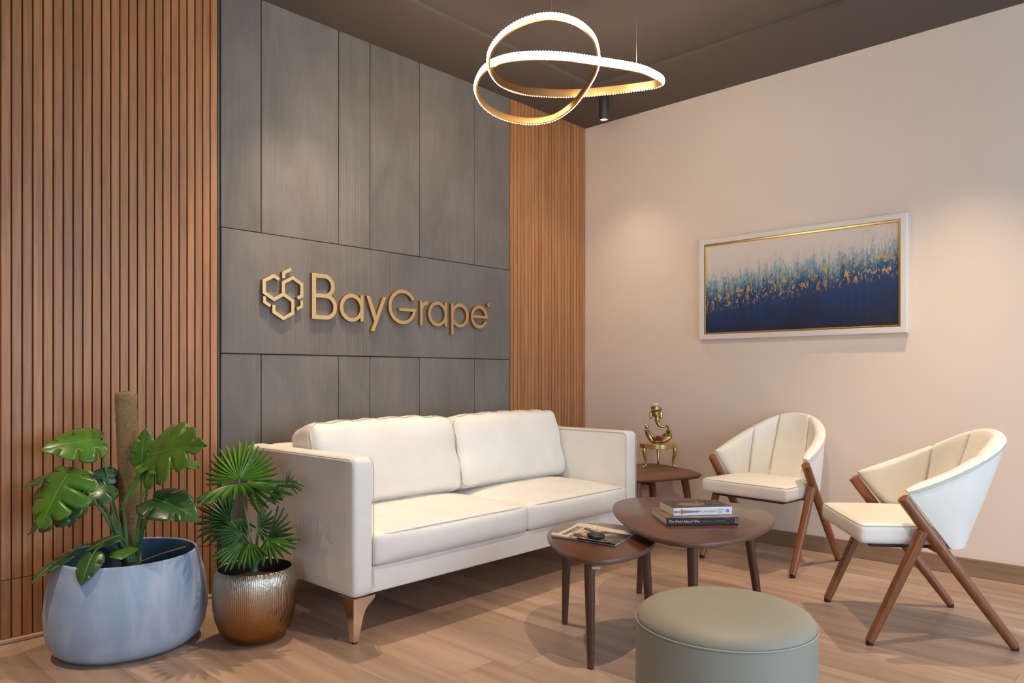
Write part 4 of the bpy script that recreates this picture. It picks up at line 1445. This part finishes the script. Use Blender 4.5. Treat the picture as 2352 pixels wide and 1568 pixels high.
def half_edge(q):
    f = q * (len(HALF_S) - 1)
    i = min(int(f), len(HALF_S) - 2)
    return HALF_S[i].lerp(HALF_S[i + 1], f - i)


def leaf_geo(L, Wd, lobes=6, split=0.0, fold=0.12, droop=0.25, side=0.5, seed=0):
    rg_ = random.Random(seed)
    V, Fc = [], []
    NT_, NK = 8, 4
    for sg in (-1, 1):
        for j in range(lobes):
            q0, q1 = j / lobes, (j + 1) / lobes
            qc = (q0 + q1) / 2
            sp_j = split * (0.75 + 0.5 * rg_.random()) * (1.0 if 0 < j else 0.4)
            ts = 0.40 + 0.14 * rg_.random()
            wob = rg_.uniform(-1, 1) * 0.03 * (1 if split > 0 else 0.3)
            base = len(V)
            for a in range(NT_ + 1):
                tt = a / NT_
                for k in range(NK + 1):
                    q = q0 + (q1 - q0) * k / NK
                    nar = max(0.0, (tt - ts) / (1 - ts)) ** 0.8 * 0.24 * sp_j
                    qq = qc + (q - qc) * (1 - nar)
                    te = tt * (1 - 0.10 * split * abs(2 * k / NK - 1) ** 3)
                    e = half_edge(qq)
                    m = Vector((0, max(0.0, e.y * 0.72 + 0.02) if qq > 0.3 else 0.03 * qq, 0))
                    if qq > 0.985: m = Vector((0, e.y - 0.02, 0))
                    p = m.lerp(e, te)
                    p.y += 0.05 * te * (1 - te)
                    xx, yy = p.x * Wd * sg, p.y * L
                    z = fold * abs(xx) - side * xx * xx / Wd * 1.6 - droop * (max(0, yy) / L) ** 2 * L + wob * tt * tt * Wd
                    V.append((xx, yy, z))
            for a in range(NT_):
                for k in range(NK):
                    b = base + a * (NK + 1) + k
                    q = (b, b + 1, b + NK + 2, b + NK + 1)
                    Fc.append(q if sg > 0 else q[::-1])
    return V, Fc


def orient(base, tip, nrm):
    y = (tip - base).normalized()
    z = (nrm - y * nrm.dot(y)).normalized()
    x = y.cross(z)
    return Matrix(((x.x, y.x, z.x, base.x), (x.y, y.y, z.y, base.y), (x.z, y.z, z.z, base.z), (0, 0, 0, 1)))


TOCAM = Vector((-AX[1], -AY[1], 0))
SRIGHT = Vector((AX[0], AY[0], 0))
UP = Vector((0, 0, 1))
plant = thing('monstera_plant', 'monstera plant with split leaves climbing a coir pole in the blue planter', 'plant', (PLX, PLY, 0.23))
NLEAF = [0]


def add_leaf(base, tip, n, wr, lobes, split, m, stem_from=None, fold=0.12, droop=0.2, side=0.5, parent=plant, stem_r=0.004, bow=0.03, stem_m=None):
    """base, tip : (u, v, Y); n : (right, up, toward camera) weights of the leaf normal; wr : width / length"""
    NLEAF[0] += 1
    b, tp = at(*base), at(*tip)
    nr = SRIGHT * n[0] + UP * n[1] + TOCAM * n[2]
    L = (tp - b).length * 1.04
    Wd = L * wr
    g = leaf_geo(L, Wd, lobes, split, fold, droop, side, NLEAF[0])
    bm = bmesh.new()
    vs = [bm.verts.new(p) for p in g[0]]
    for f in g[1]:
        try: bm.faces.new([vs[i] for i in f])
        except ValueError: pass
    bmesh.ops.remove_doubles(bm, verts=bm.verts, dist=L * 0.004)
    bmesh.ops.dissolve_degenerate(bm, edges=bm.edges, dist=1e-5)
    mtx = orient(b, tp, nr)
    # straighten for the droop so that the tip lands where it should
    bmesh.ops.rotate(bm, verts=bm.verts, cent=(0, 0, 0), matrix=Matrix.Rotation(math.atan(droop), 3, 'X'))
    bmesh.ops.transform(bm, matrix=mtx, verts=bm.verts)
    lf = obj('leaf', bm, m, parent, smooth=179, world=True, solid=0.0012)
    rib = []
    for i in range(9):
        yy = L * (0.0 + 0.95 * i / 8)
        p = Matrix.Rotation(math.atan(droop), 3, 'X') @ Vector((0, yy, -droop * (yy / L) ** 2 * L + 0.0008))
        rib.append(mtx @ p)
    obj('midrib', tube(rib, [0.0022 * (1 - 0.75 * i / 8) for i in range(9)], 6), M['vein'], lf, smooth=60, world=True)
    if stem_from is not None:
        s = Vector(stem_from)
        mid = s.lerp(b, 0.5) + UP * bow + SRIGHT * (0.3 * bow * (1 if b.dot(SRIGHT) > s.dot(SRIGHT) else -1))
        path = smooth_path([s, s.lerp(mid, .55) + UP * bow * .3, mid, b.lerp(mid, 0.35) + UP * bow * 0.15, b], 5)
        n_ = len(path)
        obj('stem', tube(path, [stem_r * (1.5 - 0.75 * i / (n_ - 1)) for i in range(n_)], 8), stem_m or M['stem'], parent, smooth=60, world=True)
    return lf


YP = 2.755
root = at(300, 1288, YP - 0.02)
sA, sB = root + SRIGHT * -0.012, root + SRIGHT * 0.014
# moss pole
pt, pb = at(289, 905, YP + 0.03), at(302, 1300, YP + 0.03)
pole = [pb.lerp(pt, i / 40) for i in range(41)]
vf = tube(pole + [pt + UP * 0.008], [0.0375 - 0.004 * (1 - i / 40) for i in range(41)] + [0.026], 28)
pv = []
for p in vf[0]:
    q = noise.noise(Vector(p) * 55) * 0.0022 + noise.noise(Vector(p) * 160) * 0.0012
    ax = Vector((pb.x + (pt.x - pb.x) * (p.z - pb.z) / (pt.z - pb.z), pb.y + (pt.y - pb.y) * (p.z - pb.z) / (pt.z - pb.z), p.z))
    pv.append(p + (p - ax).normalized() * q)
mp = obj('coir_pole', (pv, vf[1]), M['coir'], plant, smooth=179, world=True)
fib_v, fib_f = [], []
axis = (pt - pb)
for i in range(900):
    h = rnd.random()
    a = rnd.random() * 2 * PI
    c = pb.lerp(pt, h)
    rr = 0.0375 - 0.004 * (1 - h)
    d1 = Vector((math.cos(a), math.sin(a), 0))
    tn = Vector((-math.sin(a), math.cos(a), 0))
    ln = rnd.uniform(0.008, 0.022)
    e = tn * rnd.uniform(-1, 1) + UP * rnd.uniform(-0.7, 0.7)
    p0 = c + d1 * rr
    p1 = c + d1 * (rr + rnd.uniform(0.0015, 0.005)) + e * ln * 0.5
    p2 = c + d1 * (rr + rnd.uniform(0.0, 0.003)) + e * ln
    w = Vector((0, 0, 0.0005)) if abs(e.normalized().z) < .7 else tn * 0.0005
    k = len(fib_v)
    fib_v += [p0 - w, p0 + w, p1 + w, p1 - w, p2]
    fib_f += [(k, k + 1, k + 2, k + 3), (k + 3, k + 2, k + 4)]
tag(obj('coir_fibres', (fib_v, fib_f), mat('loose_coir', (0.30, 0.19, 0.085), 0.9), mp, world=True), kind='stuff')
obj('pole_cap', lathe([(0.012, 0), (0.011, 0.004), (0.004, 0.006)], 12), mat('green_plastic', (0.02, 0.28, 0.10), 0.5), mp).location = pt + UP * 0.008

GL, GD, GY = M['leaf'], M['leaf_dark'], M['leaf_light']
# upper left
add_leaf((228, 1010, 2.72), (100, 1034, 2.62), (-.1, .60, .80), 1.0, 5, 0.55, GL, sA, 0.10, 0.22, 0.4, bow=0.05, stem_m=M['stem'])
# upper right, two of them
add_leaf((326, 1060, 2.70), (334, 985, 2.74), (-.15, .1, 1.0), 0.82, 4, 0.25, GL, sB, 0.16, 0.1, 0.3)
add_leaf((346, 1046, 2.66), (470, 1026, 2.56), (.05, .50, .85), 1.0, 6, 1.0, GL, sB, 0.10, 0.22, 0.35, bow=0.04)
add_leaf((352, 1062, 2.70), (455, 1075, 2.60), (.1, .9, .25), 0.80, 6, 1.0, GL, None, 0.08, 0.15, 0.3)
# big drooping split leaf, left
add_leaf((158, 1086, 2.58), (96, 1212, 2.50), (-.22, .42, .85), 1.32, 6, 0.95, GL, sA, 0.10, 0.22, 0.45, bow=0.07, stem_r=0.005)
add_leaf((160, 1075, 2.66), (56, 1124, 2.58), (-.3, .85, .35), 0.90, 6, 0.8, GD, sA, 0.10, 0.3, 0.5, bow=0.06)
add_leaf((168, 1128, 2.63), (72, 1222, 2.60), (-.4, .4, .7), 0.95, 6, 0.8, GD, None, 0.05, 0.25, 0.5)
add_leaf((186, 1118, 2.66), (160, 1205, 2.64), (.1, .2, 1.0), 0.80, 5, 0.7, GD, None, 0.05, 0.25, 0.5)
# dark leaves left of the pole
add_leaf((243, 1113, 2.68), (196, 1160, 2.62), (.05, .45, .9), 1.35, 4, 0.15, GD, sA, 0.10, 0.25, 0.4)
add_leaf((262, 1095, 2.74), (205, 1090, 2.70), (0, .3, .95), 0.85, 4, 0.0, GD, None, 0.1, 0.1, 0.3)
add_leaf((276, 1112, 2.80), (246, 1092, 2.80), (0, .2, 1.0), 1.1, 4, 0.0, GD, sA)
# right middle
add_leaf((352, 1145, 2.62), (449, 1193, 2.56), (.15, .80, .55), 0.86, 4, 0.12, GD, sB + Vector((0, 0, 0)), 0.16, 0.30, 0.35, bow=-0.01, stem_m=M['stem_dark'])
# low leaves at the rim
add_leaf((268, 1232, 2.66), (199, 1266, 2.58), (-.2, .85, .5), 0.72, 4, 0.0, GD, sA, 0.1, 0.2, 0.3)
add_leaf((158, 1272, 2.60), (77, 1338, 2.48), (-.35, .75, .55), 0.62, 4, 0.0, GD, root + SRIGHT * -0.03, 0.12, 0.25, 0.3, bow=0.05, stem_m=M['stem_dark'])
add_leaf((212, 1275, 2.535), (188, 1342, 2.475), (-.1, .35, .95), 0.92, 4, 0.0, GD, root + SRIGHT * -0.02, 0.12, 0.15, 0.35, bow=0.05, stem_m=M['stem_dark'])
add_leaf((284, 1262, 2.60), (279, 1284, 2.56), (0, .75, .6), 2.0, 4, 0.0, GY, root, 0.15, 0.2, 0.3, stem_m=M['stem'])
# sheaths and thick stalks at the base
for (a, b, r0, r1, mm) in (((300, 1290, 2.72), (252, 1195, 2.70), 0.016, 0.007, 'stem'), ((296, 1290, 2.71), (238, 1160, 2.69), 0.013, 0.005, 'stem_dark'), ((306, 1288, 2.73), (318, 1215, 2.71), 0.014, 0.007, 'stem'), ((290, 1292, 2.73), (283, 1165, 2.72), 0.010, 0.005, 'stem'), ((312, 1290, 2.74), (330, 1190, 2.70), 0.010, 0.005, 'stem_dark')):
    p, q = at(*a), at(*b)
    obj('stalk', tube(smooth_path([p, p.lerp(q, .5) + SRIGHT * 0.004, q], 5), [r0 + (r1 - r0) * i / 10 for i in range(11)], 10), M[mm], plant, smooth=60, world=True)
add_leaf((318, 1092, 2.64), (276, 1172, 2.66), (.6, .1, .8), 0.14, 4, 0.0, GY, None, 0.4, 0.02, 0.1)
for (a, b) in (((346, 1075, 2.66), (318, 1215, 2.71)), ((338, 1090, 2.66), (322, 1150, 2.68))):
    p, q = at(*a), at(*b)
    obj('stem', tube(smooth_path([p, p.lerp(q, .5) + SRIGHT * 0.006, q], 5), 0.0042, 8), M['stem'], plant, smooth=60, world=True)
p, q = at(425, 1255, 2.60), at(312, 1294, 2.68)
obj('stem', tube(smooth_path([p, p.lerp(q, .5) + UP * 0.004, q], 5), 0.002, 6), mat('dry_stem', (0.32, 0.26, 0.12), 0.6), plant, smooth=60, world=True)
tie = at(303, 1222, YP + 0.03)
obj('string_tie', tube([(tie.x + 0.047 * math.cos(i / 20 * 2 * PI), tie.y + 0.047 * math.sin(i / 20 * 2 * PI), tie.z + 0.004 * math.cos(i)) for i in range(20)], 0.0008, 5, closed=True), mat('jute_string', (0.36, 0.26, 0.16), 0.9), plant, world=True)

# ------------------------------------------------------------------ gold pot with the fan palm
GPX, GPY = 1.372, 2.628
pot = thing('metal_pot', 'hammered gold metal pot on the floor beside the sofa', 'pot', (GPX, GPY, 0))
gp = [(0.070, 0.0), (0.092, 0.004), (0.112, 0.018), (0.130, 0.045), (0.144, 0.085), (0.151, 0.130), (0.153, 0.170), (0.151, 0.215), (0.146, 0.250), (0.139, 0.266), (0.135, 0.2715), (0.133, 0.270)]
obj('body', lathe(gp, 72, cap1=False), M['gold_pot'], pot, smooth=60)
obj('inside_lining', lathe([(0.133, 0.270), (0.131, 0.262), (0.136, 0.24), (0.138, 0.20)], 64, cap0=False, cap1=False), M['pot_in'], pot, smooth=60)
obj('soil', lathe([(0.001, 0.226), (0.07, 0.224), (0.1375, 0.216)], 40, cap0=True, cap1=False), M['soil'], pot, smooth=179)
palm = thing('fan_palm', 'small fan palm with pleated leaves growing in the gold metal pot', 'plant', (GPX, GPY, 0.22))


def fan_geo(R, n, spread, pleat, joined, droop, seed, cup=0.0):
    rg_ = random.Random(seed)
    V, Fc = [], []
    st_ = spread / n
    NR = 9
    for i in range(n):
        ac = -spread / 2 + st_ * (i + 0.5)
        Rl = R * (0.80 + 0.20 * math.cos(ac * 0.75)) * rg_.uniform(0.9, 1.06)
        bend = rg_.uniform(-0.05, 0.05)
        dr = droop * rg_.uniform(0.7, 1.4)
        base = len(V)
        for j in range(NR + 1):
            q = j / NR
            r = Rl * q
            if q < joined: hw = st_ / 2
            else:
                k = (q - joined) / (1 - joined)
                hw = st_ / 2 * (1 - 0.06 * min(1, k * 5)) * (1 - k ** 1.9)
            aa = ac + bend * max(0, q - joined)
            z0 = -dr * R * max(0, q - 0.25) ** 2.2 - cup * R * q * abs(ac / (spread / 2)) ** 2
            for s in (-1, 0, 1):
                an = aa + s * hw
                V.append((r * math.sin(an), r * math.cos(an), z0 + (pleat * r * st_ if s == 0 else 0.0)))
        for j in range(NR):
            for s in (0, 1):
                b = base + j * 3 + s
                Fc.append((b, b + 1, b + 4, b + 3))
    return V, Fc


def add_fan(hub, tip, n, R, cnt, spread, m, stem_from=None, droop=0.3, joined=0.45, pleat=0.35, cup=0.0, bow=0.02, sr=0.003):
    NLEAF[0] += 1
    h, tp = at(*hub), at(*tip)
    nr = SRIGHT * n[0] + UP * n[1] + TOCAM * n[2]
    bm = bmesh.new()
    g = fan_geo((tp - h).length if R is None else R, cnt, math.radians(spread), pleat, joined, droop, NLEAF[0], cup)
    vs = [bm.verts.new(p) for p in g[0]]
    for f in g[1]: bm.faces.new([vs[i] for i in f])
    bmesh.ops.remove_doubles(bm, verts=bm.verts, dist=0.0006)
    bmesh.ops.transform(bm, matrix=orient(h, tp, nr), verts=bm.verts)
    fan = obj('fan_leaf', bm, m, palm, smooth=25, world=True, solid=0.0007)
    if stem_from is not None:
        s = at(*stem_from)
        mid = s.lerp(h, .5) + UP * bow
        obj('stem', tube(smooth_path([s, mid, h], 8), [sr * (1.3 - 0.5 * i / 16) for i in range(17)], 8), M['stem'], palm, smooth=60, world=True)
    return fan


PA, PD, PAL = M['palm'], M['palm_dark'], M['palm_light']
q0 = (586, 1300, 2.80)
add_fan((548, 1100, 2.76), (560, 1000, 2.84), (-.05, .45, .9), 0.158, 20, 200, PAL, q0, 0.08, 0.62, 0.45, 0.05, sr=0.0045)
add_fan((548, 1112, 2.74), (535, 1128, 2.60), (-.05, .95, .35), 0.165, 17, 235, PA, None, 0.35, 0.50, 0.4, 0.10)
add_fan((560, 1108, 2.78), (655, 1142, 2.72), (.15, .8, .5), None, 7, 80, PA, None, 0.15, 0.35)
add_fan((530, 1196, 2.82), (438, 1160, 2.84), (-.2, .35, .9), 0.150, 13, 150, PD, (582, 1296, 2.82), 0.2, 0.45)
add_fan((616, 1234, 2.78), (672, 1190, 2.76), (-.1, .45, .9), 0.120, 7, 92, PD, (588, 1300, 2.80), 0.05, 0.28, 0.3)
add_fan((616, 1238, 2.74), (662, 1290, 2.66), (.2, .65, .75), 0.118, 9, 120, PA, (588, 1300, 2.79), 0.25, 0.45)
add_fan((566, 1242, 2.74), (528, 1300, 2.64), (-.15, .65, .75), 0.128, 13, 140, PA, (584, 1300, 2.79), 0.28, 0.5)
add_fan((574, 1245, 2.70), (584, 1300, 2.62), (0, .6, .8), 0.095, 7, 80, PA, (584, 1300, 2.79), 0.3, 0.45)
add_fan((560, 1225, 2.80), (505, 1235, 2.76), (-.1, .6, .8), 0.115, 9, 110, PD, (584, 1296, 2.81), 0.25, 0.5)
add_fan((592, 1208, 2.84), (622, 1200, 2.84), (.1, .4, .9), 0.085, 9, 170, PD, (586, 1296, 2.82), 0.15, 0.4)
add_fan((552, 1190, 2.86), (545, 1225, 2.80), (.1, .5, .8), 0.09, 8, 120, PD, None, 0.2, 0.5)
# young unopened frond on the right
s = [at(*p) for p in ((590, 1300, 2.80), (592, 1240, 2.80), (602, 1180, 2.79), (612, 1152, 2.78), (638, 1130, 2.77), (660, 1112, 2.76))]
obj('stem', tube(smooth_path(s, 6), [0.0028 - 0.0013 * i / 30 for i in range(31)], 8), M['stem_dark'], palm, smooth=60, world=True)
add_fan((609, 1158, 2.77), (576, 1156, 2.73), (.1, .8, .5), 0.062, 6, 100, PA, None, 0.2, 0.35)
add_fan((618, 1148, 2.76), (655, 1144, 2.73), (.1, .8, .5), 0.062, 5, 70, PA, None, 0.2, 0.3)
add_fan((612, 1153, 2.78), (655, 1112, 2.76), (-.3, .3, .9), 0.095, 5, 34, PA, None, 0.0, 0.6)
add_fan((655, 1116, 2.76), (672, 1080, 2.76), (-.2, .2, .9), 0.058, 4, 46, PD, None, -0.1, 0.15)
add_fan((660, 1112, 2.76), (694, 1118, 2.74), (.2, .8, .6), 0.058, 4, 60, PD, None, 0.5, 0.15)
obj('trunk', tube(smooth_path([at(585, 1312, 2.80), at(583, 1295, 2.80), at(576, 1255, 2.79)], 6), [0.014 - 0.006 * i / 12 for i in range(13)], 10), M['stem_dark'], palm, smooth=60, world=True)
